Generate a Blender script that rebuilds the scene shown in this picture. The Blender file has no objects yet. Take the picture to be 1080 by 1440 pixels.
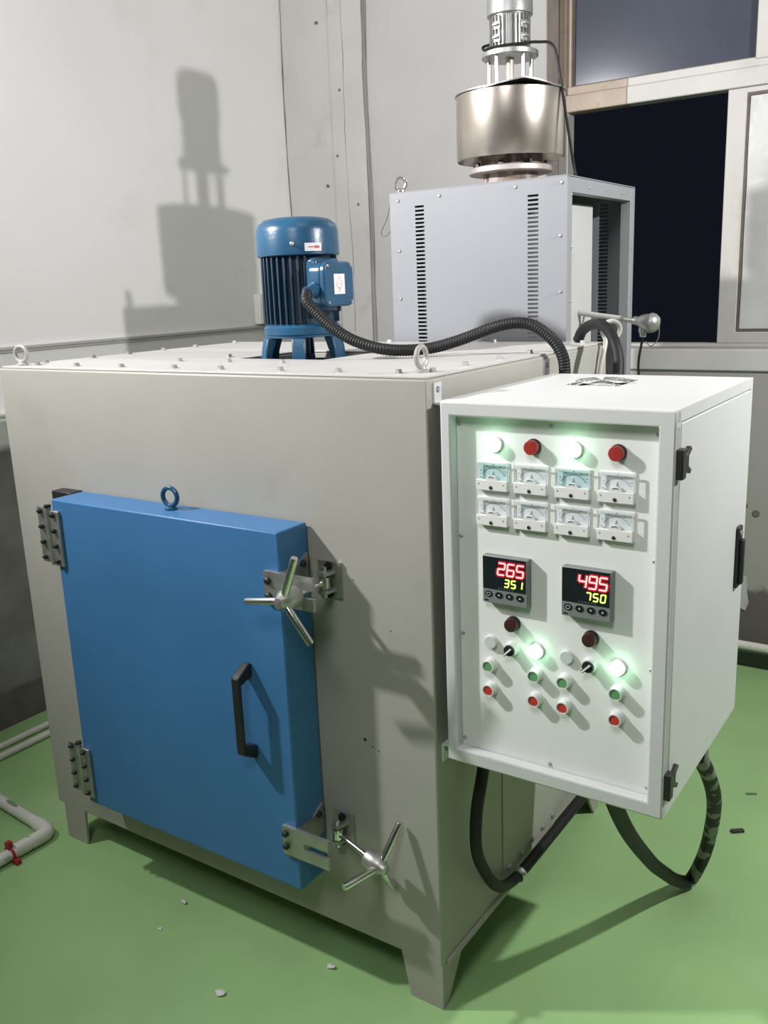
import bpy, bmesh, math, random
from mathutils import Vector, Matrix
random.seed(7)
PI = math.pi
scene = bpy.context.scene
COL = scene.collection

# ------------------------------------------------------------------ camera
cam_d = bpy.data.cameras.new('camera')
cam = bpy.data.objects.new('camera', cam_d)
COL.objects.link(cam)
cam_d.sensor_fit = 'HORIZONTAL'
cam_d.sensor_width = 36.0
cam_d.lens = 42.762
cam_d.clip_start = 0.02
R = Matrix(((0.82882547, -0.10265419, 0.55000951),
            (0.55813963, 0.22038472, -0.79994421),
            (-0.03909607, 0.96999623, 0.23995584)))
cam.matrix_world = Matrix.Translation((0.91775841, -1.49469164, 1.61253302)) @ R.to_4x4()
scene.camera = cam

# ------------------------------------------------------------------ world and lamps
w = bpy.data.worlds.new('night'); scene.world = w; w.use_nodes = True
w.node_tree.nodes['Background'].inputs[0].default_value = (0.010, 0.012, 0.020, 1)
w.node_tree.nodes['Background'].inputs[1].default_value = 0.6


def lamp(name, loc, power, radius, col=(1, 1, 1)):
    d = bpy.data.lights.new(name, 'POINT'); d.energy = power; d.shadow_soft_size = radius; d.color = col
    o = bpy.data.objects.new(name, d); COL.objects.link(o); o.location = loc
    return o


def area(name, loc, aim, power, size, col=(1, 1, 1)):
    d = bpy.data.lights.new(name, 'AREA'); d.energy = power; d.shape = 'DISK'; d.size = size; d.color = col
    o = bpy.data.objects.new(name, d); COL.objects.link(o); o.location = loc
    o.rotation_euler = (Vector(aim) - Vector(loc)).to_track_quat('-Z', 'Y').to_euler()
    return o


area('work_lamp_left', (-1.95, -1.15, 2.80), (-1.30, -0.42, 2.80), 104, 0.13, (1.0, 0.985, 0.99)).data.spread = math.radians(145)
area('work_lamp_right', (1.72, 0.74, 2.43), (1.0, 1.02, 2.02), 55, 0.06, (1.0, 0.985, 0.99))
area('panel_fill', (0.5, -1.9, 3.0), (0.2, 0.0, 1.2), 11, 0.8, (1.0, 0.985, 0.99)).data.spread = math.radians(120)  # unseen soft fill, added in front to brighten the control panel
area('overhead_fill', (1.0, -0.5, 4.6), (0.2, 0.2, 0), 9, 1.2, (1.0, 0.985, 0.99))  # weak unseen fill from overhead, added to lift the left wall

scene.view_settings.view_transform = 'Standard'
scene.view_settings.look = 'None'
scene.view_settings.exposure = 0.0
scene.view_settings.gamma = 1.0
scene.view_settings.use_curve_mapping = False


# ------------------------------------------------------------------ materials
def mat(name, col, rough=0.5, metal=0.0, var=0.0, scale=8.0, bump=0.0, bscale=60.0, spec=0.5,
        emit=None, estr=0.0, coat=0.0, col2=None, mask=(0.55, 0.7), mscale=6.0, rvar=0.0):
    m = bpy.data.materials.new(name); m.use_nodes = True
    nt = m.node_tree; N = nt.nodes; L = nt.links
    b = N['Principled BSDF']
    b.inputs['Base Color'].default_value = (*col, 1)
    b.inputs['Roughness'].default_value = rough
    b.inputs['Metallic'].default_value = metal
    b.inputs['Specular IOR Level'].default_value = spec
    b.inputs['Coat Weight'].default_value = coat
    if emit:
        b.inputs['Emission Color'].default_value = (*emit, 1)
        b.inputs['Emission Strength'].default_value = estr
    tc = N.new('ShaderNodeTexCoord')
    out = None
    if var > 0:
        n = N.new('ShaderNodeTexNoise'); n.inputs['Scale'].default_value = scale; n.inputs['Detail'].default_value = 6
        L.new(tc.outputs['Object'], n.inputs['Vector'])
        r = N.new('ShaderNodeValToRGB')
        r.color_ramp.elements[0].position = 0.3; r.color_ramp.elements[1].position = 0.7
        r.color_ramp.elements[0].color = (*[c * (1 - var) for c in col], 1)
        r.color_ramp.elements[1].color = (*[min(1, c * (1 + var)) for c in col], 1)
        L.new(n.outputs['Fac'], r.inputs['Fac'])
        out = r.outputs['Color']
        if rvar > 0:
            mr = N.new('ShaderNodeMapRange')
            mr.inputs['To Min'].default_value = rough - rvar; mr.inputs['To Max'].default_value = rough + rvar
            L.new(n.outputs['Fac'], mr.inputs['Value']); L.new(mr.outputs['Result'], b.inputs['Roughness'])
    if col2:
        n2 = N.new('ShaderNodeTexNoise'); n2.inputs['Scale'].default_value = mscale; n2.inputs['Detail'].default_value = 8
        L.new(tc.outputs['Object'], n2.inputs['Vector'])
        r2 = N.new('ShaderNodeValToRGB')
        r2.color_ramp.elements[0].position = mask[0]; r2.color_ramp.elements[1].position = mask[1]
        L.new(n2.outputs['Fac'], r2.inputs['Fac'])
        mx = N.new('ShaderNodeMix'); mx.data_type = 'RGBA'
        L.new(r2.outputs['Color'], mx.inputs['Factor'])
        if out: L.new(out, mx.inputs['A'])
        else: mx.inputs['A'].default_value = (*col, 1)
        mx.inputs['B'].default_value = (*col2, 1)
        out = mx.outputs['Result']
    if out: L.new(out, b.inputs['Base Color'])
    if bump > 0:
        n3 = N.new('ShaderNodeTexNoise'); n3.inputs['Scale'].default_value = bscale; n3.inputs['Detail'].default_value = 5
        L.new(tc.outputs['Object'], n3.inputs['Vector'])
        bp = N.new('ShaderNodeBump'); bp.inputs['Strength'].default_value = bump; bp.inputs['Distance'].default_value = 0.004
        L.new(n3.outputs['Fac'], bp.inputs['Height']); L.new(bp.outputs['Normal'], b.inputs['Normal'])
    return m


def clear_mat(name, tint=(1, 1, 1), gloss=0.12, rough=0.05, dust=0.0, dustcol=(0.5, 0.5, 0.5)):
    m = bpy.data.materials.new(name); m.use_nodes = True
    nt = m.node_tree; N = nt.nodes; L = nt.links
    N.remove(N['Principled BSDF'])
    t = N.new('ShaderNodeBsdfTransparent'); t.inputs[0].default_value = (*tint, 1)
    g = N.new('ShaderNodeBsdfGlossy'); g.inputs['Roughness'].default_value = rough
    mx = N.new('ShaderNodeMixShader'); mx.inputs[0].default_value = gloss * 0.6
    L.new(t.outputs[0], mx.inputs[1]); L.new(g.outputs[0], mx.inputs[2])
    last = mx
    if dust > 0:
        d = N.new('ShaderNodeBsdfDiffuse'); d.inputs[0].default_value = (*dustcol, 1)
        tc = N.new('ShaderNodeTexCoord')
        n = N.new('ShaderNodeTexNoise'); n.inputs['Scale'].default_value = 2.2; n.inputs['Detail'].default_value = 7
        L.new(tc.outputs['Object'], n.inputs['Vector'])
        mr = N.new('ShaderNodeMapRange'); mr.inputs['From Min'].default_value = 0.25; mr.inputs['From Max'].default_value = 0.75
        mr.inputs['To Min'].default_value = dust * 0.75; mr.inputs['To Max'].default_value = min(1, dust * 1.25)
        L.new(n.outputs['Fac'], mr.inputs['Value'])
        m2 = N.new('ShaderNodeMixShader')
        L.new(mr.outputs['Result'], m2.inputs[0]); L.new(last.outputs[0], m2.inputs[1]); L.new(d.outputs[0], m2.inputs[2])
        last = m2
    L.new(last.outputs[0], N['Material Output'].inputs[0])
    return m


M = {
    'floor': mat('green_epoxy', (0.30, 0.50, 0.215), 0.42, var=0.10, scale=2.0, bump=0.10, bscale=260, col2=(0.38, 0.54, 0.30), mask=(0.56, 0.78), mscale=1.6, spec=0.35),
    'pilaster': mat('grey_concrete', (0.385, 0.378, 0.365), 0.9, var=0.07, scale=3, bump=0.35, bscale=45, col2=(0.32, 0.315, 0.30), mask=(0.6, 0.78), mscale=9),
    'ceil': mat('ceiling_paint', (0.42, 0.42, 0.40), 0.95, var=0.03),
    'far': mat('far_wall_paint', (0.36, 0.36, 0.34), 0.95, var=0.03),
    'crack': mat('crack_dirt', (0.12, 0.11, 0.10), 1.0, var=0.3, scale=30),
    'base': mat('dark_skirting', (0.07, 0.085, 0.07), 0.8, var=0.2, scale=8, bump=0.2),
    'trunk': mat('trunking_grey', (0.48, 0.47, 0.45), 0.6, var=0.05),
    'body': mat('greige_paint', (0.375, 0.365, 0.325), 0.48, var=0.035, scale=5, bump=0.08, bscale=400, col2=(0.33, 0.32, 0.28), mask=(0.62, 0.8), mscale=3.5, spec=0.3),
    'cover': mat('pale_top_paint', (0.47, 0.46, 0.44), 0.5, var=0.05, scale=4, bump=0.06, bscale=300, col2=(0.46, 0.45, 0.42), mask=(0.6, 0.72), mscale=5),
    'blue': mat('blue_enamel', (0.046, 0.165, 0.36), 0.42, var=0.06, scale=6, bump=0.10, bscale=420, spec=0.4),
    'mblue': mat('motor_blue', (0.018, 0.082, 0.160), 0.30, var=0.15, scale=14, bump=0.10, bscale=120),
    'mblue_d': mat('motor_blue_fins', (0.010, 0.033, 0.062), 0.45, var=0.2, scale=18, bump=0.1, bscale=120),
    'steel': mat('galvanised_plate', (0.46, 0.46, 0.43), 0.42, metal=0.85, var=0.12, scale=25, rvar=0.08),
    'chrome': mat('bright_rod', (0.72, 0.72, 0.70), 0.22, metal=1.0, var=0.08, scale=30),
    'alu': mat('cast_aluminium', (0.46, 0.46, 0.455), 0.38, metal=0.8, var=0.1, scale=18, bump=0.1, bscale=80),
    'stain': mat('brushed_stainless', (0.64, 0.58, 0.51), 0.30, metal=1.0, var=0.10, scale=7, rvar=0.06),
    'rust': mat('rusty_neck', (0.20, 0.15, 0.12), 0.75, var=0.4, scale=40, col2=(0.42, 0.36, 0.33), mask=(0.5, 0.6), mscale=30),
    'pipe_st': mat('flange_steel', (0.50, 0.46, 0.42), 0.5, metal=0.6, var=0.15, scale=20),
    'black': mat('black_plastic', (0.014, 0.014, 0.015), 0.42, var=0.15, scale=20),
    'bolt_d': mat('black_bolt', (0.02, 0.021, 0.022), 0.45, metal=0.3, var=0.2, scale=60),
    'bolt_l': mat('zinc_bolt', (0.44, 0.43, 0.41), 0.45, metal=0.7, var=0.1, scale=60),
    'rubber': mat('black_rubber', (0.010, 0.0105, 0.011), 0.55, var=0.2, scale=30, spec=0.3),
    
    'white': mat('white_enamel', (0.60, 0.61, 0.605), 0.38, var=0.02, scale=5, bump=0.05, bscale=380, spec=0.4),
    'panel': mat('panel_paint', (0.77, 0.785, 0.76), 0.5, var=0.02, scale=6, bump=0.04, bscale=300, spec=0.3),
    'plate': mat('meter_dial_white', (0.86, 0.87, 0.89), 0.5, var=0.02),
    'plate_b': mat('meter_dial_blue_film', (0.58, 0.73, 0.76), 0.4, var=0.04, scale=20),
    'mwhite': mat('meter_white_plastic', (0.76, 0.76, 0.74), 0.35, var=0.02),
    'ink': mat('dial_ink', (0.16, 0.19, 0.21), 0.7, var=0.1),
    'ink_f': mat('faint_ink', (0.42, 0.45, 0.48), 0.7, var=0.1),
    'needle': mat('needle_black', (0.03, 0.03, 0.035), 0.5, var=0.1),
    'bezel': mat('bezel_white', (0.68, 0.70, 0.68), 0.35, var=0.03),
    'red': mat('red_button', (0.50, 0.045, 0.035), 0.35, var=0.08, scale=40),
    'redlamp': mat('red_lens', (0.36, 0.035, 0.03), 0.3, var=0.15, scale=60),
    'green': mat('green_button', (0.135, 0.34, 0.145), 0.38, var=0.08, scale=40),
    'brown': mat('dark_lens', (0.060, 0.022, 0.020), 0.25, var=0.3, scale=50),
    'plug': mat('grey_plug', (0.60, 0.64, 0.63), 0.4, var=0.03),
    'lit': mat('lit_green_lens', (0.8, 1.0, 0.85), 0.4, var=0.01, emit=(0.50, 1.0, 0.62), estr=15.0),
    'dig_r': mat('red_digit_led', (1, 0.2, 0.2), 0.5, var=0.01, emit=(1.0, 0.33, 0.31), estr=2.3),
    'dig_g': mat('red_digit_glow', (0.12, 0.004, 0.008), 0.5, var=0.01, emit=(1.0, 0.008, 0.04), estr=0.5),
    'dig_y': mat('yellow_digit_led', (0.8, 1, 0.2), 0.5, var=0.01, emit=(0.75, 0.95, 0.13), estr=1.15),
    'scr': mat('controller_screen', (0.012, 0.017, 0.021), 0.18, var=0.2, scale=30),
    'tcg': mat('controller_grey', (0.20, 0.215, 0.21), 0.45, var=0.05, scale=20),
    'grey': mat('cabinet_grey', (0.272, 0.28, 0.298), 0.5, var=0.02, scale=4, bump=0.05, bscale=350, spec=0.3),
    'inner': mat('inner_shell_white', (0.50, 0.50, 0.49), 0.5, var=0.03),
    'pvc': mat('white_pvc', (0.66, 0.66, 0.60), 0.4, var=0.08, scale=14, col2=(0.42, 0.45, 0.36), mask=(0.66, 0.72), mscale=20),
    'redclip': mat('red_clip', (0.38, 0.02, 0.03), 0.5, var=0.1),
    'tan': mat('tan_film_frame', (0.33, 0.265, 0.205), 0.55, var=0.14, scale=9, col2=(0.25, 0.19, 0.145), mask=(0.58, 0.7), mscale=12),
    'frame': mat('window_frame_grey', (0.43, 0.42, 0.395), 0.5, var=0.05, scale=6, col2=(0.37, 0.35, 0.315), mask=(0.6, 0.75), mscale=7),
    'gasket': mat('window_gasket', (0.10, 0.085, 0.07), 0.8, var=0.2, scale=30),
    'reveal': mat('raw_reveal', (0.33, 0.29, 0.26), 0.95, var=0.12, scale=10, bump=0.4, bscale=60),
    'sill': mat('sill_stone', (0.52, 0.51, 0.485), 0.7, var=0.06, scale=6, bump=0.1, bscale=60),
    'dial_lab': mat('label_paper', (0.82, 0.81, 0.80), 0.6, var=0.01),
    'lab_red': mat('label_red_print', (0.52, 0.13, 0.11), 0.6, var=0.05),
    'lab_pink': mat('label_pink_print', (0.75, 0.52, 0.47), 0.6, var=0.05),
    'chip': mat('plaster_chip', (0.62, 0.60, 0.57), 0.9, var=0.1, scale=60),
    'slate': mat('dark_scrap', (0.03, 0.035, 0.03), 0.7, var=0.2, scale=60),
    'dark_in': mat('dark_interior', (0.05, 0.05, 0.05), 0.8, var=0.1),
    'wbox': mat('breaker_box_grey', (0.47, 0.48, 0.46), 0.55, var=0.04),
    'copper': mat('wire_grey', (0.16, 0.15, 0.14), 0.6, var=0.1),
    'film': mat('plastic_film', (0.50, 0.50, 0.49), 0.22, var=0.10, scale=5, bump=0.9, bscale=14, coat=0.5, col2=(0.38, 0.385, 0.38), mask=(0.55, 0.75), mscale=4),
    'clear': clear_mat('clear_acrylic', (0.97, 0.985, 0.985), 0.1, 0.05),
    'glass': clear_mat('dusty_window_glass', (0.7, 0.74, 0.8), 0.12, 0.12, dust=0.37, dustcol=(0.135, 0.145, 0.19)),
    'bird': mat('guard_wire', (0.80, 0.80, 0.78), 0.2, metal=1.0, var=0.05),
    'yel': mat('cream_ring', (0.40, 0.39, 0.36), 0.45, var=0.06, metal=0.2),
}


def wall_mat():
    """back wall: cream-grey plaster, raw darker concrete low down with a dirt edge, a patch of filler"""
    m = mat('back_wall_plaster', (0.36, 0.355, 0.346), 0.92, var=0.05, scale=2.2, bump=0.12, bscale=40)
    nt = m.node_tree; N = nt.nodes; L = nt.links
    b = N['Principled BSDF']; src = b.inputs['Base Color'].links[0].from_socket
    tc = N.new('ShaderNodeTexCoord'); sep = N.new('ShaderNodeSeparateXYZ'); L.new(tc.outputs['Object'], sep.inputs[0])
    nz = N.new('ShaderNodeTexNoise'); nz.inputs['Scale'].default_value = 6; nz.inputs['Detail'].default_value = 8
    L.new(tc.outputs['Object'], nz.inputs['Vector'])

    def band(z0, soft, amp, colr, src):
        a = N.new('ShaderNodeMath'); a.operation = 'MULTIPLY_ADD'
        L.new(nz.outputs['Fac'], a.inputs[0]); a.inputs[1].default_value = amp; L.new(sep.outputs['Z'], a.inputs[2])
        mr = N.new('ShaderNodeMapRange'); mr.inputs['From Min'].default_value = z0 + amp * 0.5 + soft
        mr.inputs['From Max'].default_value = z0 + amp * 0.5 - soft
        L.new(a.outputs[0], mr.inputs['Value'])
        mx = N.new('ShaderNodeMix'); mx.data_type = 'RGBA'
        L.new(mr.outputs['Result'], mx.inputs['Factor']); L.new(src, mx.inputs['A'])
        mx.inputs['B'].default_value = (*colr, 1)
        return mx.outputs['Result']
    s = band(1.22, 0.01, 0.0, (0.33, 0.32, 0.30), src)
    s = band(0.36, 0.02, 0.5, (0.12, 0.11, 0.10), s)
    L.new(s, b.inputs['Base Color'])
    return m


M['wall_b'] = wall_mat()


def wall_left_mat():
    """white plaster turning darker and mottled below a rough line"""
    m = mat('left_wall_plaster', (0.85, 0.84, 0.83), 0.9, var=0.03, scale=1.5, bump=0.08, bscale=35, col2=(0.79, 0.78, 0.765), mask=(0.6, 0.75), mscale=3)
    nt = m.node_tree; N = nt.nodes; L = nt.links; b = N['Principled BSDF']
    src = b.inputs['Base Color'].links[0].from_socket
    tc = N.new('ShaderNodeTexCoord'); sep = N.new('ShaderNodeSeparateXYZ'); L.new(tc.outputs['Object'], sep.inputs[0])
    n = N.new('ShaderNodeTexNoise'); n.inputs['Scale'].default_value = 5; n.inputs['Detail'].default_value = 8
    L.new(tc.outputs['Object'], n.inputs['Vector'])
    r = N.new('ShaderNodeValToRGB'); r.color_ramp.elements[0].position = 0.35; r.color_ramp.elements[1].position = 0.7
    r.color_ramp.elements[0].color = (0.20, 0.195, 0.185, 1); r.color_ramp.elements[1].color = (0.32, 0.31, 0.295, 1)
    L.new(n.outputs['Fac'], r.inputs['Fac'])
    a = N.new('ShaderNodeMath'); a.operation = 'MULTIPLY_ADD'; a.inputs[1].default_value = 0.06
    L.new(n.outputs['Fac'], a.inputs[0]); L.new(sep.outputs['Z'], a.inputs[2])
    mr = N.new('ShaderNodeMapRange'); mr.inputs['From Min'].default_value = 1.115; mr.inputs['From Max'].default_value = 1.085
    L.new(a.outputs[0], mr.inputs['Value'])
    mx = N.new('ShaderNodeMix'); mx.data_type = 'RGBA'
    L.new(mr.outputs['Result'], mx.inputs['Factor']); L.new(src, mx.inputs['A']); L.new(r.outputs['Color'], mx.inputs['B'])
    L.new(mx.outputs['Result'], b.inputs['Base Color'])
    return m


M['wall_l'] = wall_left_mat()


def hose_mat():
    """black hose whose rear strand carries dried plaster splashes"""
    m = mat('splashed_hose', (0.011, 0.0115, 0.012), 0.6, var=0.2, scale=20, spec=0.3)
    nt = m.node_tree; N = nt.nodes; L = nt.links; b = N['Principled BSDF']
    src = b.inputs['Base Color'].links[0].from_socket
    tc = N.new('ShaderNodeTexCoord'); sep = N.new('ShaderNodeSeparateXYZ'); L.new(tc.outputs['Object'], sep.inputs[0])
    n = N.new('ShaderNodeTexNoise'); n.inputs['Scale'].default_value = 22; n.inputs['Detail'].default_value = 3
    L.new(tc.outputs['Object'], n.inputs['Vector'])
    g = N.new('ShaderNodeMapRange'); g.inputs['From Min'].default_value = 0.505; g.inputs['From Max'].default_value = 0.535
    g.inputs['To Min'].default_value = -0.4; g.inputs['To Max'].default_value = 0.0
    u = N.new('ShaderNodeMath'); u.operation = 'MULTIPLY_ADD'; u.inputs[1].default_value = 0.25
    L.new(sep.outputs['Y'], u.inputs[0]); L.new(sep.outputs['X'], u.inputs[2]); L.new(u.outputs[0], g.inputs['Value'])
    ad = N.new('ShaderNodeMath'); L.new(n.outputs['Fac'], ad.inputs[0]); L.new(g.outputs['Result'], ad.inputs[1])
    r = N.new('ShaderNodeValToRGB'); r.color_ramp.elements[0].position = 0.53; r.color_ramp.elements[1].position = 0.57
    L.new(ad.outputs[0], r.inputs['Fac'])
    mx = N.new('ShaderNodeMix'); mx.data_type = 'RGBA'
    L.new(r.outputs['Color'], mx.inputs['Factor']); L.new(src, mx.inputs['A']); mx.inputs['B'].default_value = (0.20, 0.215, 0.19, 1)
    L.new(mx.outputs['Result'], b.inputs['Base Color'])
    return m


M['hose_s'] = hose_mat()


# ------------------------------------------------------------------ mesh helpers
class MB:
    def __init__(s):
        s.bm = bmesh.new()

    def box(s, x0, x1, y0, y1, z0, z1, mtx=None):
        vs = [Vector((x, y, z)) for x in (x0, x1) for y in (y0, y1) for z in (z0, z1)]
        if mtx is not None: vs = [mtx @ v for v in vs]
        v = [s.bm.verts.new(p) for p in vs]
        for f in ((0, 1, 3, 2), (4, 6, 7, 5), (0, 4, 5, 1), (2, 3, 7, 6), (0, 2, 6, 4), (1, 5, 7, 3)):
            s.bm.faces.new([v[i] for i in f])
        return s

    def prism(s, pts, n):
        """closed polygon pts (list of 3D) extruded by vector n"""
        n = Vector(n); a = [s.bm.verts.new(Vector(p)) for p in pts]; b = [s.bm.verts.new(Vector(p) + n) for p in pts]
        s.bm.faces.new(a); s.bm.faces.new(b[::-1])
        k = len(pts)
        for i in range(k):
            j = (i + 1) % k
            s.bm.faces.new((a[j], a[i], b[i], b[j]))
        return s

    def poly(s, pts):
        s.bm.faces.new([s.bm.verts.new(Vector(p)) for p in pts]); return s

    def cyl(s, p0, p1, r0, r1=None, seg=20, cap=True):
        r1 = r0 if r1 is None else r1
        return s.lathe(p0, (Vector(p1) - Vector(p0)), [(0, r0), ((Vector(p1) - Vector(p0)).length, r1)], seg, cap)

    def lathe(s, p0, axis, prof, seg=24, cap=True, rfun=None):
        p0 = Vector(p0); ax = Vector(axis).normalized()
        u = ax.orthogonal().normalized()
        if abs(ax.z) > 0.99: u = Vector((1, 0, 0))
        v = ax.cross(u)
        rings = []
        for h, r in prof:
            ring = []
            for i in range(seg):
                t = 2 * PI * i / seg
                ring.append(s.bm.verts.new(p0 + ax * h + (u * math.cos(t) + v * math.sin(t)) * r))
            rings.append(ring)
        for a, b in zip(rings, rings[1:]):
            for i in range(seg):
                j = (i + 1) % seg
                s.bm.faces.new((a[i], a[j], b[j], b[i]))
        if cap:
            s.bm.faces.new(rings[0][::-1]); s.bm.faces.new(rings[-1])
        return s

    def tube(s, pts, r, seg=12, closed=False, rib=0.0, step=None):
        pts = [Vector(p) for p in pts]
        if step:
            out = [pts[0]]; acc = 0
            for a, b in zip(pts, pts[1:]):
                d = (b - a).length; t = step - acc
                while t <= d:
                    out.append(a.lerp(b, t / d)); t += step
                acc = d - (t - step)
            pts = out
        rings = []; n = len(pts); up = None
        for i, p in enumerate(pts):
            if closed: t = (pts[(i + 1) % n] - pts[i - 1])
            else: t = pts[min(i + 1, n - 1)] - pts[max(i - 1, 0)]
            t.normalize()
            if up is None: up = t.orthogonal().normalized()
            up = (up - t * up.dot(t)).normalized()
            v = t.cross(up)
            rr = r + (rib if i % 2 else -rib)
            rings.append([s.bm.verts.new(p + (up * math.cos(2 * PI * k / seg) + v * math.sin(2 * PI * k / seg)) * rr) for k in range(seg)])
        m = n if closed else n - 1
        for i in range(m):
            a, b = rings[i], rings[(i + 1) % n]
            off = 0
            if closed and i == n - 1:
                off = min(range(seg), key=lambda o: (a[0].co - b[o].co).length)
            for k in range(seg):
                j = (k + 1) % seg
                s.bm.faces.new((a[k], a[j], b[(j + off) % seg], b[(k + off) % seg]))
        if not closed:
            s.bm.faces.new(rings[0][::-1]); s.bm.faces.new(rings[-1])
        return s

    def ring(s, c, e1, e2, R_, r, n=20, seg=8):
        c = Vector(c); e1 = Vector(e1).normalized(); e2 = Vector(e2).normalized()
        return s.tube([c + (e1 * math.cos(2 * PI * i / n) + e2 * math.sin(2 * PI * i / n)) * R_ for i in range(n)], r, seg, closed=True)

    def holes(s, org, eu, ev, ub, vb, solid, thick):
        """plate with holes: grid lines ub (along eu), vb (along ev), solid(i,j)->bool, thickness vector"""
        org = Vector(org); eu = Vector(eu); ev = Vector(ev); th = Vector(thick)
        cache = {}

        def V(i, j, k):
            if (i, j, k) not in cache:
                cache[(i, j, k)] = s.bm.verts.new(org + eu * ub[i] + ev * vb[j] + th * k)
            return cache[(i, j, k)]
        nu, nv = len(ub) - 1, len(vb) - 1
        S = lambda i, j: 0 <= i < nu and 0 <= j < nv and solid(i, j)
        for i in range(nu):
            for j in range(nv):
                if not S(i, j): continue
                s.bm.faces.new((V(i, j, 0), V(i, j + 1, 0), V(i + 1, j + 1, 0), V(i + 1, j, 0)))
                s.bm.faces.new((V(i, j, 1), V(i + 1, j, 1), V(i + 1, j + 1, 1), V(i, j + 1, 1)))
                for (di, dj, a, b) in ((-1, 0, (i, j), (i, j + 1)), (1, 0, (i + 1, j + 1), (i + 1, j)), (0, -1, (i + 1, j), (i, j)), (0, 1, (i, j + 1), (i + 1, j + 1))):
                    if not S(i + di, j + dj):
                        s.bm.faces.new((V(*a, 0), V(*a, 1), V(*b, 1), V(*b, 0)))
        return s

    def done(s, name, m, parent=None, bevel=0.0, smooth=True, bseg=2):
        bmesh.ops.recalc_face_normals(s.bm, faces=s.bm.faces[:])
        me = bpy.data.meshes.new(name); s.bm.to_mesh(me); s.bm.free()
        me.materials.append(m if not isinstance(m, str) else M[m])
        if smooth:
            for p in me.polygons: p.use_smooth = True
            me.set_sharp_from_angle(angle=math.radians(35))
        o = bpy.data.objects.new(name, me); COL.objects.link(o)
        if parent is not None: attach(o, parent)
        if bevel > 0:
            bv = o.modifiers.new('edge', 'BEVEL'); bv.width = bevel; bv.segments = bseg; bv.limit_method = 'ANGLE'; bv.angle_limit = math.radians(40)
        return o


def wm(o):
    """world matrix without a depsgraph update (no rotations on parents here)"""
    m = Matrix.LocRotScale(o.location, o.rotation_euler, o.scale)
    return wm(o.parent) @ o.matrix_parent_inverse @ m if o.parent else m


def attach(o, parent):
    o.parent = parent
    o.matrix_parent_inverse = wm(parent).inverted()


def tag(o, label=None, cat=None, group=None, kind=None):
    if label: o['label'] = label
    if cat: o['category'] = cat
    if group: o['group'] = group
    if kind: o['kind'] = kind
    return o


def thing(name, loc, label, cat, group=None):
    o = bpy.data.objects.new(name, None); COL.objects.link(o); o.location = loc
    o.empty_display_size = 0.1
    return tag(o, label, cat, group)


def struct(o): o['kind'] = 'structure'; return o


def copy_at(src, loc, parent, rot=None):
    """a copy sharing mesh data, for alike pieces modelled about their own origin"""
    c = src.copy(); COL.objects.link(c); c.parent = None; c.matrix_parent_inverse = Matrix()
    c.location = loc
    if rot: c.rotation_euler = rot
    attach(c, parent)
    return c


def pieces(name, mb, m, parent, spots, rot=None, **kw):
    o = mb.done(name, m, None, **kw); o.location = spots[0]
    if rot: o.rotation_euler = rot
    attach(o, parent)
    res = [o]
    for p in spots[1:]: res.append(copy_at(o, p, parent, rot))
    return res


def spline(pts, n=10):
    pts = [Vector(p) for p in pts]; P = [pts[0] * 2 - pts[1]] + pts + [pts[-1] * 2 - pts[-2]]
    out = []
    for i in range(1, len(P) - 2):
        for k in range(n):
            t = k / n; a, b, c, d = P[i - 1:i + 3]
            out.append(0.5 * ((2 * b) + (c - a) * t + (2 * a - 5 * b + 4 * c - d) * t * t + (3 * b - a - 3 * c + d) * t ** 3))
    out.append(pts[-1]); return out


def rrect(cx, cz, w_, h_, r, y, n=5):
    out = []
    for (sx, sz, a0) in ((1, 1, 0), (-1, 1, 90), (-1, -1, 180), (1, -1, 270)):
        for k in range(n + 1):
            a = math.radians(a0 + 90 * k / n)
            out.append((cx + sx * (w_ / 2 - r) + r * math.cos(a), y, cz + sz * (h_ / 2 - r) + r * math.sin(a)))
    return out


hexbolt = lambda r, h, ax=(0, -1, 0): MB().lathe((0, 0, 0), ax, [(0, r * 1.25), (h * 0.25, r * 1.25), (h * 0.25, r), (h, r * 0.92)], 6)
roundbolt = lambda r, h, ax=(0, -1, 0): MB().lathe((0, 0, 0), ax, [(0, r), (h * 0.6, r * 0.95), (h, r * 0.55)], 10)

# ================================================================== THE ROOM
XL, YB = -2.18, 2.30      # left wall, back wall
XR, YF, ZC = 6.0, -7.0, 4.8
struct(MB().box(XL - 0.3, XR + 0.2, YF - 0.2, YB + 0.3, -0.12, 0.0).done('floor', 'floor', smooth=False))
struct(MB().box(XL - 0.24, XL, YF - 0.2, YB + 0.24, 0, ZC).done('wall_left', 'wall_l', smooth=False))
wx0, wx1, wz0, wz1 = -0.79, 1.75, 1.32, 3.05
struct(MB().holes((0, YB, 0), (1, 0, 0), (0, 0, 1), [XL, wx0, wx1, XR], [0, wz0, wz1, ZC], lambda i, j: not (i == 1 and j == 1), (0, 0.24, 0)).done('wall_back', 'wall_b', smooth=False))
struct(MB().box(XR, XR + 0.2, YF - 0.2, YB + 0.24, 0, ZC).done('wall_right', 'far', smooth=False))
struct(MB().box(XL, XR, YF - 0.2, YF, 0, ZC).done('wall_front', 'far', smooth=False))
struct(MB().box(XL - 0.24, XR + 0.2, YF - 0.2, YB + 0.24, ZC, ZC + 0.15).done('ceiling', 'ceil', smooth=False))
# corner pilaster with a joint, and the cracked seams beside it
pil = struct(MB().box(XL, -1.885, YB - 0.020, YB, 0, ZC).box(-1.879, -1.69, YB - 0.028, YB, 0, ZC).done('trim_1', 'pilaster', smooth=False))


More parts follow.
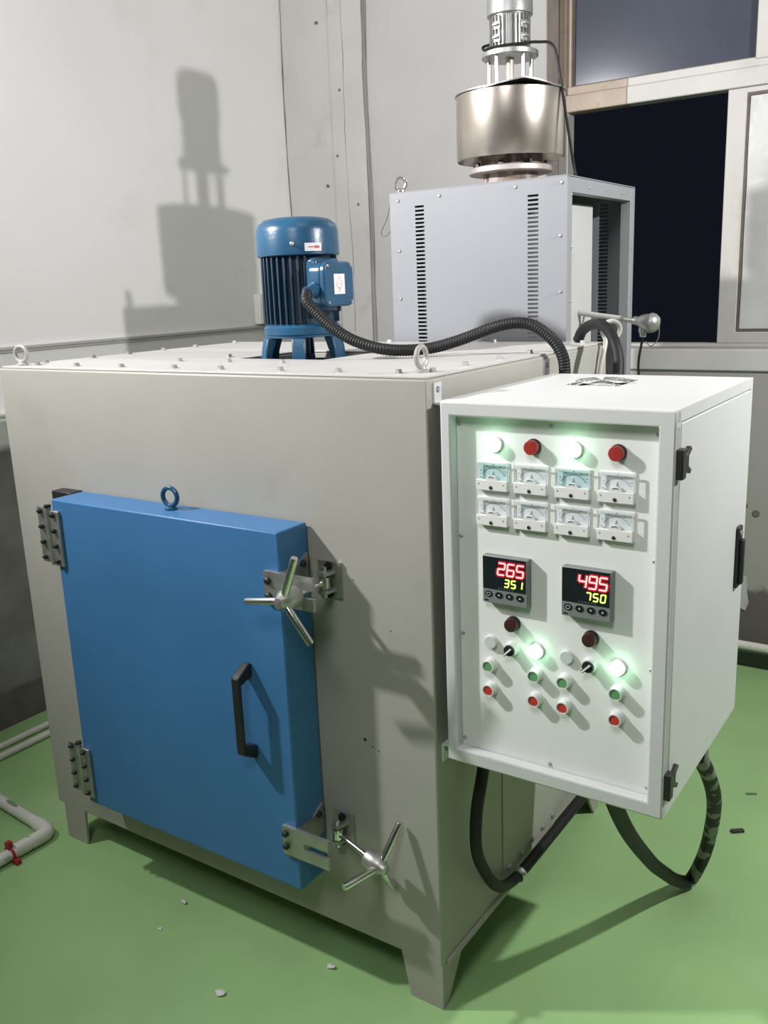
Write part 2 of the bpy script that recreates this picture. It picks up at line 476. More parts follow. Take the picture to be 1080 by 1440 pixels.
def crack(x, y, z0, z1, wd, axis, parent, n=26):
    """thin jagged settling crack: a recessed-looking ribbon of dirt a hair proud of the plaster"""
    mb = MB(); prev = None; d = 0
    for i in range(n + 1):
        z = z0 + (z1 - z0) * i / n
        d = d * 0.7 + random.uniform(-1, 1) * 0.004
        ww = wd * random.uniform(0.25, 1.0)
        if axis == 'x': a, b = (x + d - ww, y, z), (x + d + ww, y, z)
        else: a, b = (x, y + d - ww, z), (x, y + d + ww, z)
        if prev: mb.poly([prev[0], prev[1], b, a])
        prev = (a, b)
    return mb.done('crack', 'crack', parent, smooth=False)


crack(XL + 0.010, YB - 0.0215, 1.7, ZC, 0.0042, 'x', pil)
crack(-1.882, YB - 0.0205, 1.25, ZC, 0.0022, 'x', pil)
crack(-1.80, YB - 0.0295, 1.4, 3.3, 0.0011, 'x', pil)
crack(-1.688, YB - 0.0292, 1.2, ZC, 0.0030, 'x', pil)
for (x, z) in ((-1.83, 2.52), (-1.86, 2.23), (-1.95, 2.83), (-1.75, 2.0), (-1.93, 2.1)):
    MB().lathe((x, YB - 0.0275, z), (0, -1, 0), [(0, 0.008), (0.003, 0.005)], 7).done('pit_mark', 'crack', pil)

bl = struct(MB().box(XL, XL + 0.012, YF, YB, 0, 0.145).done('baseboard_left', mat('stained_skirting', (0.135, 0.128, 0.118), 0.85, var=0.25, scale=9, bump=0.25), smooth=False))
bb = struct(MB().box(XL + 0.012, XR, YB - 0.012, YB, 0, 0.10).done('baseboard_back', 'base', smooth=False))
# thin cable trunking along the left wall
struct(MB().box(XL, XL + 0.016, -3.0, 2.02, 1.437, 1.449).box(XL, XL + 0.010, -3.0, 2.02, 1.426, 1.437).done('trim_2', 'trunk', bevel=0.002))
# anchors in the concrete low on the back wall
for (x, z) in ((0.087, 0.69), (0.135, 0.66)):
    MB().lathe((x, YB - 0.0005, z), (0, -1, 0), [(0, 0.016), (0.004, 0.011)], 9).done('wall_anchor', 'crack', bb)
mbp = MB(); pts = []
for i in range(14):
    a = 2 * PI * i / 14; rr = random.uniform(0.7, 1.1)
    pts.append((0.075 + 0.06 * rr * math.cos(a), YB, 0.315 + 0.085 * rr * math.sin(a)))
mbp.prism(pts, (0, -0.004, 0)).done('filler_patch', mat('filler_plaster', (0.50, 0.49, 0.46), 0.9, var=0.1, scale=30, bump=0.3), bb)

# ------------------------------------------------------------------ window
win = bpy.data.objects.new('window_1', None); COL.objects.link(win); win.location = (0.4, 2.42, 1.32); struct(win)
FY = 2.42
P_ = lambda name, b, m, **k: MB().box(*b).done(name, m, win, **k)
P_('reveal', (wx0, wx0 + 0.004, YB + 0.001, FY, wz0, wz1), 'reveal', smooth=False)
P_('jamb', (wx0 + 0.004, -0.755, FY, FY + 0.07, 2.36, wz1), 'tan', bevel=0.004)
P_('jamb', (-0.760, -0.733, FY + 0.010, FY + 0.06, 2.385, wz1), 'tan', bevel=0.004)
P_('jamb', (wx0 + 0.004, -0.742, FY, FY + 0.07, wz0, 2.300), 'frame', bevel=0.003)
tr = P_('transom', (wx0 + 0.004, -0.485, FY - 0.006, FY + 0.07, 2.297, 2.365), 'tan', bevel=0.004)
MB().box(wx0 + 0.02, -0.485, FY + 0.004, FY + 0.06, 2.365, 2.398).done('transom_lip', 'tan', tr, bevel=0.003)
tr2 = P_('transom', (-0.485, wx1, FY - 0.006, FY + 0.07, 2.297, 2.365), 'frame', bevel=0.004)
MB().box(-0.485, wx1, FY + 0.004, FY + 0.06, 2.365, 2.398).done('transom_lip', 'frame', tr2, bevel=0.003)
P_('head', (wx0, wx1, FY, FY + 0.07, 2.98, wz1), 'frame', bevel=0.004)
P_('mullion', (0.010, 0.070, FY, FY + 0.07, 2.39, 2.98), 'frame', bevel=0.004)
P_('mullion', (0.86, 0.92, FY, FY + 0.07, 2.39, 2.98), 'frame', bevel=0.004)
P_('jamb', (wx1 - 0.05, wx1, FY, FY + 0.07, wz0, 2.98), 'frame', bevel=0.004)
for (a, b) in ((-0.733, 0.010), (0.070, 0.86), (0.92, wx1 - 0.05)):
    p = P_('pane', (a, b, FY + 0.034, FY + 0.039, 2.398, 2.98), 'glass', smooth=False)
    g = 0.007
    MB().holes((0, FY + 0.026, 0), (1, 0, 0), (0, 0, 1), [a, a + g, b - g, b], [2.398, 2.398 + g, 2.98 - g, 2.98], lambda i, j: not (i == 1 and j == 1), (0, 0.008, 0)).done('gasket', 'gasket', p, smooth=False)
P_('track', (wx0 + 0.004, wx1, FY, FY + 0.07, wz0 - 0.002, wz0 + 0.012), 'frame', bevel=0.002)
# two sliding sashes, the near one filmed with plastic
def sash(x0, x1, y, filmed):
    z0, z1 = wz0 + 0.012, 2.297
    s_ = 0.072
    f = MB().holes((0, y, 0), (1, 0, 0), (0, 0, 1), [x0, x0 + s_, x1 - s_, x1], [z0, z0 + 0.045, z1 - 0.02, z1], lambda i, j: not (i == 1 and j == 1), (0, 0.03, 0)).done('sash', 'frame', win, bevel=0.003)
    a, b, c, d = x0 + s_, x1 - s_, z0 + 0.045, z1 - 0.02
    g = 0.010
    MB().holes((0, y + 0.004, 0), (1, 0, 0), (0, 0, 1), [a, a + g, b - g, b], [c, c + g, d - g, d], lambda i, j: not (i == 1 and j == 1), (0, 0.012, 0)).done('gasket', 'gasket', f, smooth=False)
    MB().box(a, b, y + 0.016, y + 0.020, c, d).done('pane', 'glass', f, smooth=False)
    if filmed:
        mb = MB(); nx, nz = 24, 30; V = []
        for i in range(nx + 1):
            for k in range(nz + 1):
                x = a + g + 0.002 + (b - a - 2 * g - 0.004) * i / nx; z = c + g + 0.002 + (d - c - 2 * g - 0.004) * k / nz
                q = 0.0035 * math.sin(9 * x + 5 * z) + 0.003 * math.sin(17 * z - 8 * x) + random.uniform(-1, 1) * 0.0007
                V.append(mb.bm.verts.new((x, y + 0.008 + q * 0.6, z)))
        for i in range(nx):
            for k in range(nz):
                p = i * (nz + 1) + k
                mb.bm.faces.new((V[p], V[p + nz + 1], V[p + nz + 2], V[p + 1]))
        mb.done('plastic_film', 'film', f)
    return f


sash(-0.085, 0.86, FY + 0.006, True)
sash(0.80, wx1 - 0.05, FY + 0.038, True)
struct(MB().box(wx0 - 0.03, wx1 + 0.05, YB - 0.014, FY + 0.001, 1.232, 1.318).done('trim_3', 'sill', bevel=0.006))

# ================================================================== FURNACE
W, H, H0, D1, D2 = 1.3700, 1.441, 0.1136, 0.615, 0.9607
fur = thing('industrial_furnace', (-W / 2, D2 / 2, 0), 'large greige steel box furnace with a blue front door standing on the green floor', 'furnace')
hx0, hx1, hy0, hy1 = -0.785, -0.50, 0.325, 0.600
b_ = MB()
b_.holes((0, 0, H0), (1, 0, 0), (0, 1, 0), [-W, hx0, hx1, 0], [0, hy0, hy1, D1], lambda i, j: not (i == 1 and j == 1), (0, 0, 1.4355 - H0))
b_.done('body', 'body', fur, bevel=0.004)
MB().box(-W + 0.004, -0.004, D1 + 0.004, D2, H0 + 0.02, 1.4355).done('rear_section', 'body', fur, bevel=0.004)
i_ = 0.007
MB().holes((0, 0, 1.4358), (1, 0, 0), (0, 1, 0), [-W + i_, hx0, hx1, -i_], [i_, hy0, hy1, D1 - 0.002], lambda i, j: not (i == 1 and j == 1), (0, 0, 0.0052)).done('cover_plate', 'cover', fur, bevel=0.0015)
MB().box(-W + i_, -i_, D1 + 0.003, D2 - 0.004, 1.4358, 1.441).done('cover_plate', 'cover', fur, bevel=0.0015)
MB().box(hx0 + 0.002, hx1 - 0.002, hy0 + 0.002, hy1 - 0.002, H0 + 0.002, 1.408).done('recess_floor', 'dark_in', fur, smooth=False)
spots = [(x, 0.055, 1.441) for x in (-1.272, -1.107, -0.932, -0.742, -0.589, -0.409, -0.25, -0.098)]
spots += [(-0.045, y, 1.441) for y in (0.10, 0.237, 0.396, 0.557, 0.70, 0.889)]
spots += [(-1.325, y, 1.441) for y in (0.12, 0.284, 0.42, 0.56, 0.70, 0.889)]
spots += [(-0.902, 0.225, 1.441), (-0.548, 0.225, 1.441), (-0.85, 0.36, 1.441), (-0.332, 0.925, 1.441), (-0.70, 0.925, 1.441), (-1.03, 0.925, 1.441), (-0.725, 0.225, 1.441)]
pieces('bolt', hexbolt(0.0075, 0.0085, (0, 0, 1)), 'bolt_l', fur, spots)
# legs: folded corner brackets, tapering to the floor
def leg(x, y, sx, sy, fw0, fw1, sw0, sw1):
    t = 0.008; mb = MB()
    mb.prism([(x, y, 0), (x + sx * fw1, y, 0), (x + sx * fw0, y, H0 + 0.004), (x, y, H0 + 0.004)], (0, sy * t, 0))
    mb.prism([(x, y + sy * t, 0), (x, y + sy * sw1, 0), (x, y + sy * sw0, H0 + 0.004), (x, y + sy * t, H0 + 0.004)], (sx * t, 0, 0))
    return mb.done('leg', 'body', fur, smooth=False)


leg(-0.0005, 0.0005, -1, 1, 0.11, 0.087, 0.10, 0.022)
leg(-W + 0.028, 0.0005, 1, 1, 0.095, 0.09, 0.10, 0.03)
leg(-0.0045, D2 - 0.001, -1, -1, 0.11, 0.087, 0.10, 0.03)
leg(-W + 0.005, D2 - 0.001, 1, -1, 0.11, 0.087, 0.10, 0.03)
# bolted cover on the right side low down, with its folded bottom flange
sp = MB().box(0.0, 0.003, 0.30, D1 - 0.005, H0 + 0.02, 0.60).done('side_cover', 'body', fur, bevel=0.001)
MB().box(0.0, 0.007, 0.02, D2 - 0.01, H0 - 0.004, H0 + 0.010).done('bottom_flange', 'body', fur, bevel=0.001)
pieces('bolt', roundbolt(0.0075, 0.006, (1, 0, 0)), 'bolt_l', fur, [(0.003, y, 0.178) for y in (0.33, 0.40, 0.465, 0.53, 0.595)])


def eyebolt(name, base, hz, Rr, r, e1, m, parent, foot=0.016):
    mb = MB()
    bx, by, bz = base
    mb.lathe(base, (0, 0, 1), [(0, foot), (0.004, foot), (0.007, foot * 0.62), (hz - Rr + r * 0.5, foot * 0.5)], 14)
    mb.ring((bx, by, bz + hz), e1, (0, 0, 1), Rr, r, 22, 10)
    return mb.done(name, m, parent)


eyebolt('lifting_eye', (-0.062, 0.085, 1.441), 0.031, 0.0205, 0.0055, (-0.05, 1, 0), 'yel', fur)
eyebolt('lifting_eye', (-1.318, 0.04, 1.441), 0.031, 0.0205, 0.0055, (1, 0.2, 0), 'yel', fur)
# bent hook rod on the right rear corner
hk = [(-0.004 + 0.012, 0.86, 1.30), (0.012, 0.885, 1.39), (0.014, 0.905, 1.445)] + [(0.020 + 0.020 * math.cos(a) * 0.8, 0.93 + 0.024 * math.cos(a), 1.474 + 0.024 * math.sin(a)) for a in [PI * 1.15 - PI * 1.9 * k / 14 for k in range(15)]]
MB().tube(spline(hk, 4), 0.0065, 10).done('hook_rod', 'yel', fur)

for (x, z, r_) in ((-0.186, 0.632, 0.0045), (-0.165, 0.620, 0.002), (-0.150, 0.612, 0.002), (-0.105, 0.905, 0.0018), (-0.197, 1.005, 0.0018), (-0.147, 0.845, 0.0015)):
    MB().lathe((x, 0.0, z), (0, -1, 0), [(0, r_), (0.0006, r_ * 0.6)], 8).done('paint_nick', 'bolt_d', fur)

# --- door
DT = 0.105
dx0, dx1, dz0, dz1 = -1.064, -0.312, 0.262, 1.121
door = MB().box(dx0, dx1, -DT, -0.005, dz0, dz1).done('door', 'blue', fur, bevel=0.004)
tag(door, 'thick blue steel furnace door')
MB().box(dx0 + 0.012, dx1 - 0.012, -0.005, 0.0, dz0 + 0.012, dz1 - 0.012).done('gasket', 'rubber', door, smooth=False)
eyebolt('lifting_eye', (-0.685, -0.050, dz1), 0.031, 0.0215, 0.0058, (1, 0.1, 0), 'mblue', door, 0.015)
# bridge handle
hx = -0.424; hy = -DT
mb = MB()
mb.box(hx - 0.011, hx + 0.011, hy - 0.047, hy - 0.037, 0.600, 0.786)
for (za, zb, sg) in ((0.786, 0.766, 1), (0.600, 0.620, -1)):
    mb.prism([(hx - 0.011, hy - 0.047, za - 0.0 * sg), (hx - 0.011, hy - 0.037, zb), (hx - 0.011, hy, zb + sg * 0.012), (hx - 0.011, hy, za + sg * 0.022), (hx - 0.011, hy - 0.010, za + sg * 0.022)], (0.022, 0, 0))
dh = mb.done('door_handle', 'black', door, bevel=0.003)
# upper and lower slotted latch plates
def latch(zc, yp, name='latch_plate'):
    x0, x1, h = -0.350, -0.218, 0.036
    sx = x1 - 0.062
    o = MB()
    pts = [(x0, yp, zc - h), (x1, yp, zc - h), (x1, yp, zc - 0.009)]
    for k in range(9):
        a = -PI / 2 - PI * k / 8
        pts.append((sx + 0.009 * math.cos(a), yp, zc + 0.009 * math.sin(a)))
    pts += [(x1, yp, zc + 0.009), (x1, yp, zc + h), (x0, yp, zc + h)]
    o.prism(pts, (0, 0.009, 0))
    # side flange welded on the door edge
    o.prism([(dx1 + 0.0005, yp + 0.009, zc - h), (dx1 + 0.0005, yp + 0.009, zc + h), (dx1 + 0.0005, yp + 0.062, zc + h), (dx1 + 0.0005, yp + 0.098, zc + h + 0.02), (dx1 + 0.0005, yp + 0.098, zc - h + 0.02)], (0.006, 0, 0))
    p = o.done(name, 'steel', door, smooth=False)
    return p


for zc in (1.000, 0.390):
    lp = latch(zc, -DT - 0.0092)
    pieces('bolt', roundbolt(0.0085, 0.009), 'bolt_d', door, [(-0.339, -DT - 0.0092, zc + 0.019), (-0.339, -DT - 0.0092, zc - 0.013)] if zc < 0.9 else [(-0.337, -DT - 0.0092, zc + 0.016), (-0.337, -DT - 0.0092, zc - 0.018)])
    pieces('bolt', roundbolt(0.0085, 0.008, (1, 0, 0)), 'bolt_d', door, [(dx1 + 0.0065, -0.035, zc + 0.036)])


# --- swing-bolt clamps with three-arm handwheels
def clamp(pin, ax, e1, e2, hub_at, th0, zc):
    bx = -0.255
    mb = MB()
    mb.box(bx - 0.030, bx + 0.030, -0.008, 0.0, zc - 0.040, zc + 0.040)
    mb.prism([(pin[0] - 0.017, -0.008, zc + 0.017), (pin[0] + 0.017, -0.008, zc + 0.017), (pin[0] + 0.010, pin[1] - 0.012, zc + 0.017), (pin[0] - 0.010, pin[1] - 0.012, zc + 0.017)], (0, 0, 0.007))
    mb.prism([(pin[0] - 0.017, -0.008, zc - 0.024), (pin[0] + 0.017, -0.008, zc - 0.024), (pin[0] + 0.010, pin[1] - 0.012, zc - 0.024), (pin[0] - 0.010, pin[1] - 0.012, zc - 0.024)], (0, 0, 0.007))
    br = mb.done('clamp', 'steel', fur, smooth=False)
    pieces('bolt', hexbolt(0.008, 0.008), 'bolt_d', br, [(bx - 0.001, -0.008, zc + 0.031), (bx - 0.001, -0.008, zc - 0.033)])
    MB().cyl((pin[0], pin[1], zc - 0.034), (pin[0], pin[1], zc + 0.034), 0.006, seg=12).done('pin', 'chrome', br)
    p = Vector(pin); ax = Vector(ax)
    e = MB(); e.cyl(p + Vector((0, 0, -0.012)), p + Vector((0, 0, 0.012)), 0.0125, seg=14)
    e.cyl(p + ax * 0.008, p + ax * (hub_at + 0.005), 0.0062, seg=12)
    e.done('swing_rod', 'chrome', br)
    hc = p + ax * hub_at
    MB().lathe(hc - ax * 0.038, ax, [(0, 0.0), (0, 0.0225), (0.003, 0.0235), (0.034, 0.0225), (0.044, 0.0165), (0.050, 0.0130), (0.056, 0.0115), (0.058, 0.0)], 18, cap=False).done('hub', 'steel', br)
    for k in range(3):
        a = th0 + 2 * PI * k / 3
        d = Vector(e1) * math.cos(a) + Vector(e2) * math.sin(a)
        MB().lathe(hc + d * 0.016, d, [(0, 0.0075), (0.010, 0.0082), (0.084, 0.0082), (0.088, 0.0072)], 14).done('arm', 'chrome', br)
    return br


clamp((-0.252, -0.030, 1.000), (0, -1, 0), (1, 0, 0), (0, 0, 1), 0.137, math.radians(69), 1.000)
# the lower one is swung out to the right and droops, two of its arms almost in line seen from the front
clamp((-0.255, -0.030, 0.390), Vector((0.966, -0.230, -0.121)).normalized(), (-0.231, -0.973, 0.0), (-0.119, 0.028, -0.992), 0.145, 4.167, 0.390)


# --- hinges: two leaves and a knuckle, mounted on a packing block
def hinge(z0, z1):
    y = -DT - 0.006
    o = MB()
    o.box(-1.118, -1.082, y, y + 0.006, z0 + 0.004, z1 + 0.004)
    o.box(-1.116, -1.068, y + 0.006, -0.0, z0 + 0.01, z1 - 0.006)
    o.cyl((-1.0745, y + 0.001, z0), (-1.0745, y + 0.001, z1 + 0.006), 0.0075, seg=12)
    h = o.done('hinge', 'steel', fur, smooth=False)
    MB().box(-1.066, -1.033, y - 0.002, -DT - 0.0005, z0 - 0.002, z1 - 0.002).done('hinge_leaf', 'steel', h, bevel=0.001)
    MB().cyl((-1.0745, y + 0.001, z1 + 0.006), (-1.0745, y + 0.001, z1 + 0.012), 0.009, seg=12).done('hinge_pin', 'bolt_d', h)
    zs = [z0 + 0.014 + (z1 - z0 - 0.024) * k / 3 for k in range(4)]
    pieces('bolt', roundbolt(0.0072, 0.010), 'bolt_d', h, [(-1.104, y, z + 0.004) for z in zs] + [(-1.052, y - 0.002, z - 0.002) for z in zs])


hinge(0.948, 1.094)
hinge(0.285, 0.430)
MB().box(-1.150, -1.070, -0.040, 0.0, 1.098, 1.122).done('hinge_packer', 'bolt_d', fur, bevel=0.003)

# ================================================================== BLUE MOTOR on the furnace
mx, my = -0.668, 0.46
mot = thing('electric_motor', (mx, my, 1.408), 'blue upright electric motor with ribbed body on four legs on the furnace top', 'motor')
A = lambda prof, seg=40: MB().lathe((mx, my, 0), (0, 0, 1), prof, seg)
A([(1.698, 0.106), (1.700, 0.109), (1.760, 0.108), (1.778, 0.102), (1.790, 0.086), (1.795, 0.060), (1.796, 0.0)], 48).done('fan_cowl', 'mblue', mot)
A([(1.522, 0.088), (1.698, 0.088)]).done('stator_body', 'mblue_d', mot)
A([(1.497, 0.100), (1.499, 0.103), (1.517, 0.103), (1.520, 0.100), (1.526, 0.094)]).done('end_shield', 'mblue', mot)
# cooling ribs, each a thin fin
fin = MB().box(0.084, 0.101, -0.0028, 0.0028, 1.527, 1.697).done('fin', 'mblue_d', None, bevel=0.001)
fin.location = (mx, my, 0); first = True
for k in range(34):
    a = math.radians(k * 360 / 34)
    if -0.72 < (a if a < PI else a - 2 * PI) < 0.40: continue
    if first:
        fin.rotation_euler = (0, 0, a); attach(fin, mot); first = False
    else:
        copy_at(fin, (mx, my, 0), mot, (0, 0, a))
# smooth pad, terminal box and cover on the side facing right
MB().box(mx + 0.070, mx + 0.104, my - 0.066, my + 0.040, 1.555, 1.690).done('terminal_pad', 'mblue', mot, bevel=0.008)
tb = MB(); tb.prism([(mx + 0.100, y, z) for (y, _, z) in rrect(0.432, 1.623, 0.118, 0.106, 0.022, 0)], (0.034, 0, 0))
tb = tb.done('terminal_box', 'mblue', mot, bevel=0.003)
MB().prism([(mx + 0.1342, y, z) for (y, _, z) in rrect(0.432, 1.623, 0.124, 0.112, 0.024, 0)], (0.018, 0, 0)).done('terminal_cover', 'mblue', mot, bevel=0.005)
cx = mx + 0.1525
lb = MB().box(cx, cx + 0.0006, 0.408, 0.453, 1.598, 1.648).done('warning_label', 'dial_lab', mot, smooth=False)
o = MB()
yc, zc = 0.430, 1.625
q = [(0, 0.017), (0.013, -0.002), (0, -0.021), (-0.013, -0.002)]
for a, b in zip(q, q[1:] + q[:1]):
    o.tube([(cx + 0.0008, yc + a[0], zc + a[1]), (cx + 0.0008, yc + b[0], zc + b[1])], 0.0007, 4)
o.ring((cx + 0.0008, yc, zc - 0.008), (0, 1, 0), (0, 0, 1), 0.008, 0.0006, 14, 4)
o.done('label_print', 'lab_pink', lb)
MB().lathe((cx + 0.0006, yc, zc - 0.012), (1, 0, 0), [(0, 0.002), (0.0004, 0.002)], 6).done('label_dot', 'ink', lb)
pieces('screw', roundbolt(0.004, 0.004, (1, 0, 0)), 'bolt_l', mot, [(cx, 0.384, 1.668), (cx, 0.480, 1.668), (cx, 0.384, 1.578), (cx, 0.480, 1.578)])
MB().cyl((cx - 0.02, 0.452, 1.569), (cx - 0.02, 0.452, 1.555), 0.005, seg=8).done('earth_screw', 'bolt_d', mot)
# cable gland on the near face of the terminal box
MB().lathe((mx + 0.118, 0.373, 1.612), (0, -1, -0.25), [(0, 0.018), (0.012, 0.018), (0.014, 0.0165), (0.034, 0.0165)], 16).done('cable_gland', 'mblue', mot)
# rotation label on the cowl, wrapped to its curve
mb = MB(); a0, a1 = math.radians(-42), math.radians(-18); n = 6; rr = 0.1098
ang = [a0 + (a1 - a0) * k / n for k in range(n + 1)]
P2 = lambda a, z, r=rr: (mx + r * math.cos(a), my + r * math.sin(a), z)
for k in range(n): mb.poly([P2(ang[k], 1.707), P2(ang[k + 1], 1.707), P2(ang[k + 1], 1.727), P2(ang[k], 1.727)])
cl = mb.done('rotation_label', 'dial_lab', mot)
mb = MB(); r2 = rr + 0.0006
b0, b1, b2 = math.radians(-37), math.radians(-28), math.radians(-21)
mb.poly([P2(b0, 1.7157, r2), P2(b1, 1.7157, r2), P2(b1, 1.7185, r2), P2(b0, 1.7185, r2)])
mb.poly([P2(b1, 1.7133, r2), P2(b2, 1.7145, r2), P2(b2, 1.7197, r2), P2(b1, 1.7207, r2)])
mb.done('arrow_print', 'lab_red', cl)
MB().lathe((mx + 0.1085 * math.cos(-1.02), my + 0.1085 * math.sin(-1.02), 1.726), (math.cos(-1.02), math.sin(-1.02), 0), [(0, 0.006), (0.006, 0.005), (0.008, 0.002)], 8).done('screw', 'bolt_l', mot)
# four-legged lantern pedestal
A([(1.408, 0.118), (1.424, 0.118), (1.425, 0.090), (1.408, 0.090)], 40).done('pedestal_ring', 'mblue', mot)
A([(1.490, 0.090), (1.491, 0.100), (1.4968, 0.100), (1.4968, 0.090)], 40).done('pedestal_flange', 'mblue', mot)
for k in range(6):
    a = math.radians(-64 + 60 * k + 6); d = Vector((math.cos(a), math.sin(a), 0)); t = Vector((-d.y, d.x, 0)); c = Vector((mx, my, 0))
    up = Vector((0, 0, 1)); hw = 0.017
    mb = MB()
    mb.prism([c + d * 0.100 + up * 1.422 - t * hw, c + d * 0.118 + up * 1.422 - t * hw, c + d * 0.116 + up * 1.455 - t * hw, c + d * 0.108 + up * 1.4905 - t * hw, c + d * 0.080 + up * 1.4905 - t * hw, c + d * 0.096 + up * 1.45 - t * hw], t * (2 * hw))
    mb.done('pedestal_leg', 'mblue', mot, bevel=0.003)
A([(1.409, 0.030), (1.44, 0.030), (1.44, 0.018), (1.52, 0.018)], 20).done('shaft', 'mblue_d', mot)

# ================================================================== CONDUITS AND CABLES
gl = (mx + 0.118, 0.340, 1.604)
h1 = [gl, (-0.535, 0.318, 1.585), (-0.508, 0.315, 1.560), (-0.466, 0.322, 1.522), (-0.405, 0.332, 1.487), (-0.33, 0.36, 1.464), (-0.26, 0.43, 1.461), (-0.20, 0.48, 1.477), (-0.128, 0.53, 1.505), (-0.075, 0.548, 1.514), (-0.030, 0.551, 1.506), (0.018, 0.552, 1.472), (0.042, 0.552, 1.435), (0.048, 0.552, 1.39), (0.048, 0.552, 1.30)]
o = MB().tube(spline(h1, 12), 0.0138, 14, rib=0.0008, step=0.0034).done('flexible_conduit', 'rubber', None)
tag(o, 'black corrugated conduit sagging from the blue motor across the furnace top', 'conduit')
h1o = o
h2 = [(-0.075, 0.93, 1.447), (-0.055, 0.915, 1.475), (-0.01, 0.87, 1.492), (0.05, 0.80, 1.490), (0.095, 0.75, 1.455), (0.118, 0.72, 1.39), (0.125, 0.66, 1.28), (0.125, 0.60, 1.20)]
o = MB().tube(spline(h2, 10), 0.0142, 14).done('cable', 'rubber', None)
tag(o, 'short thick black hose arching over the rear right corner of the furnace', 'cable')
# lower loops
ca = [(0.062, 0.098, 0.640), (0.055, 0.104, 0.575), (0.049, 0.082, 0.48), (0.046, 0.085, 0.38), (0.046, 0.135, 0.285), (0.040, 0.20, 0.215), (0.027, 0.275, 0.170), (0.024, 0.34, 0.152)]
o = MB().tube(spline(ca, 8) + [(0.0245, y, 0.152) for y in (0.42, 0.52, 0.62, 0.72, 0.80)], 0.0138, 14).done('cable', 'rubber', None)
tag(o, 'black cable looping from under the control box to the bottom edge of the furnace side', 'cable')
MB().lathe((0.0245, 0.335, 0.152), (0, 1, 0), [(0, 0.0155), (0.005, 0.018), (0.018, 0.018), (0.022, 0.0155)], 14).done('cable_clip', 'chrome', o)
cb = [(0.367, 0.045, 0.640), (0.3584, 0.1044, 0.57), (0.3489, 0.1872, 0.48), (0.3398, 0.2786, 0.39), (0.3325, 0.3793, 0.295), (0.3285, 0.4655, 0.215), (0.3274, 0.5599, 0.135), (0.3305, 0.6508, 0.060), (0.349, 0.714, 0.025), (0.3765, 0.7095, 0.092), (0.4008, 0.6686, 0.175), (0.4239, 0.6054, 0.27), (0.445, 0.5341, 0.365), (0.4605, 0.4526, 0.46), (0.466, 0.372, 0.55), (0.464, 0.318, 0.61), (0.462, 0.310, 0.640)]
o = MB().tube(spline(cb, 8), 0.0170, 16).done('cable', 'hose_s', None)
tag(o, 'thick black hose splashed with plaster hanging in a loop under the control box', 'cable')

# ================================================================== CONTROL BOX
bx0, bx1, by0, by1, bz0, bz1 = 0.030, 0.480, -0.0036, 0.524, 0.646, 1.3976
box = thing('control_box', (0.255, 0.26, bz0), 'white electrical control box with meters and glowing buttons bolted to the furnace side', 'control box')
PYP = 0.022
sh = MB()
sh.box(bx0, bx0 + 0.004, by0 + 0.004, by1, bz0, bz1)                # left side
fx0, fx1, fy0, fy1 = 0.100, 0.335, 0.245, 0.445
cxv, cyv = 0.218, 0.350
sh.holes((0, 0, bz1 - 0.004), (1, 0, 0), (0, 1, 0), [bx0 + 0.004, cxv - 0.05, cxv + 0.05, bx1 - 0.004], [by0 + 0.004, cyv - 0.05, cyv + 0.05, by1], lambda i, j: not (i == 1 and j == 1), (0, 0, 0.004))
sh.box(bx0 + 0.004, bx1 - 0.004, by0 + 0.004, by1, bz0, bz0 + 0.004)
sh.box(bx0 + 0.004, bx1 - 0.004, by1 - 0.004, by1, bz0 + 0.004, bz1 - 0.004)
sh.holes((bx1 - 0.004, 0, 0), (0, 1, 0), (0, 0, 1), [by0 + 0.004, 0.020, 0.505, by1], [bz0, 0.662, 1.376, bz1], lambda i, j: not (i == 1 and j == 1), (0.004, 0, 0))
sh.done('shell', 'white', box, smooth=False)
ff = MB().holes((0, by0, 0), (1, 0, 0), (0, 0, 1), [bx0, 0.053, 0.450, bx1], [bz0, 0.676, 1.369, bz1], lambda i, j: not (i == 1 and j == 1), (0, PYP - by0, 0)).done('front_frame', 'white', box, bevel=0.004)
MB().box(0.051, 0.452, PYP, PYP + 0.003, 0.674, 1.371).done('front_panel', 'panel', box, smooth=False)
sd = MB().box(bx1 - 0.006, bx1 + 0.0012, 0.0225, 0.5025, 0.6645, 1.3735).done('side_door', 'white', box, bevel=0.002)
MB().box(0.06, bx1 - 0.01, 0.03, 0.50, 0.66, 0.664).done('inner_tray', 'dark_in', box, smooth=False)
# door hinges: black block with a butterfly strap
for zc in (1.307, 0.712):
    hb = MB().box(bx1, bx1 + 0.012, -0.001, 0.020, zc - 0.026, zc + 0.026).done('door_hinge', 'black', box, bevel=0.002)
    o = MB().box(bx1 + 0.0014, bx1 + 0.010, 0.022, 0.040, zc - 0.012, zc + 0.012)
    for s in (1, -1):
        o.prism([(bx1 + 0.0014, 0.024, zc + s * 0.010), (bx1 + 0.0014, 0.052, zc + s * 0.024), (bx1 + 0.0014, 0.060, zc + s * 0.018), (bx1 + 0.0014, 0.034, zc + s * 0.004)], (0.008, 0, 0))
    o.done('hinge_strap', 'black', hb, bevel=0.001)
    pieces('screw', roundbolt(0.0045, 0.003, (1, 0, 0)), 'chrome', hb, [(bx1 + 0.0014, 0.049, zc + 0.013), (bx1 + 0.0014, 0.049, zc - 0.013)])
la = MB().prism([(bx1 + 0.0012, y, z) for (y, _, z) in rrect(0.456, 1.026, 0.032, 0.136, 0.006, 0)], (0.007, 0, 0)).done('latch', 'black', box, bevel=0.002)
MB().box(bx1 + 0.0082, bx1 + 0.0165, 0.447, 0.465, 0.966, 1.066).done('latch_lever', 'black', la, bevel=0.003)
MB().cyl((bx1 + 0.0082, 0.456, 1.078), (bx1 + 0.011, 0.456, 1.078), 0.007, seg=12).done('lock_barrel', 'chrome', la)
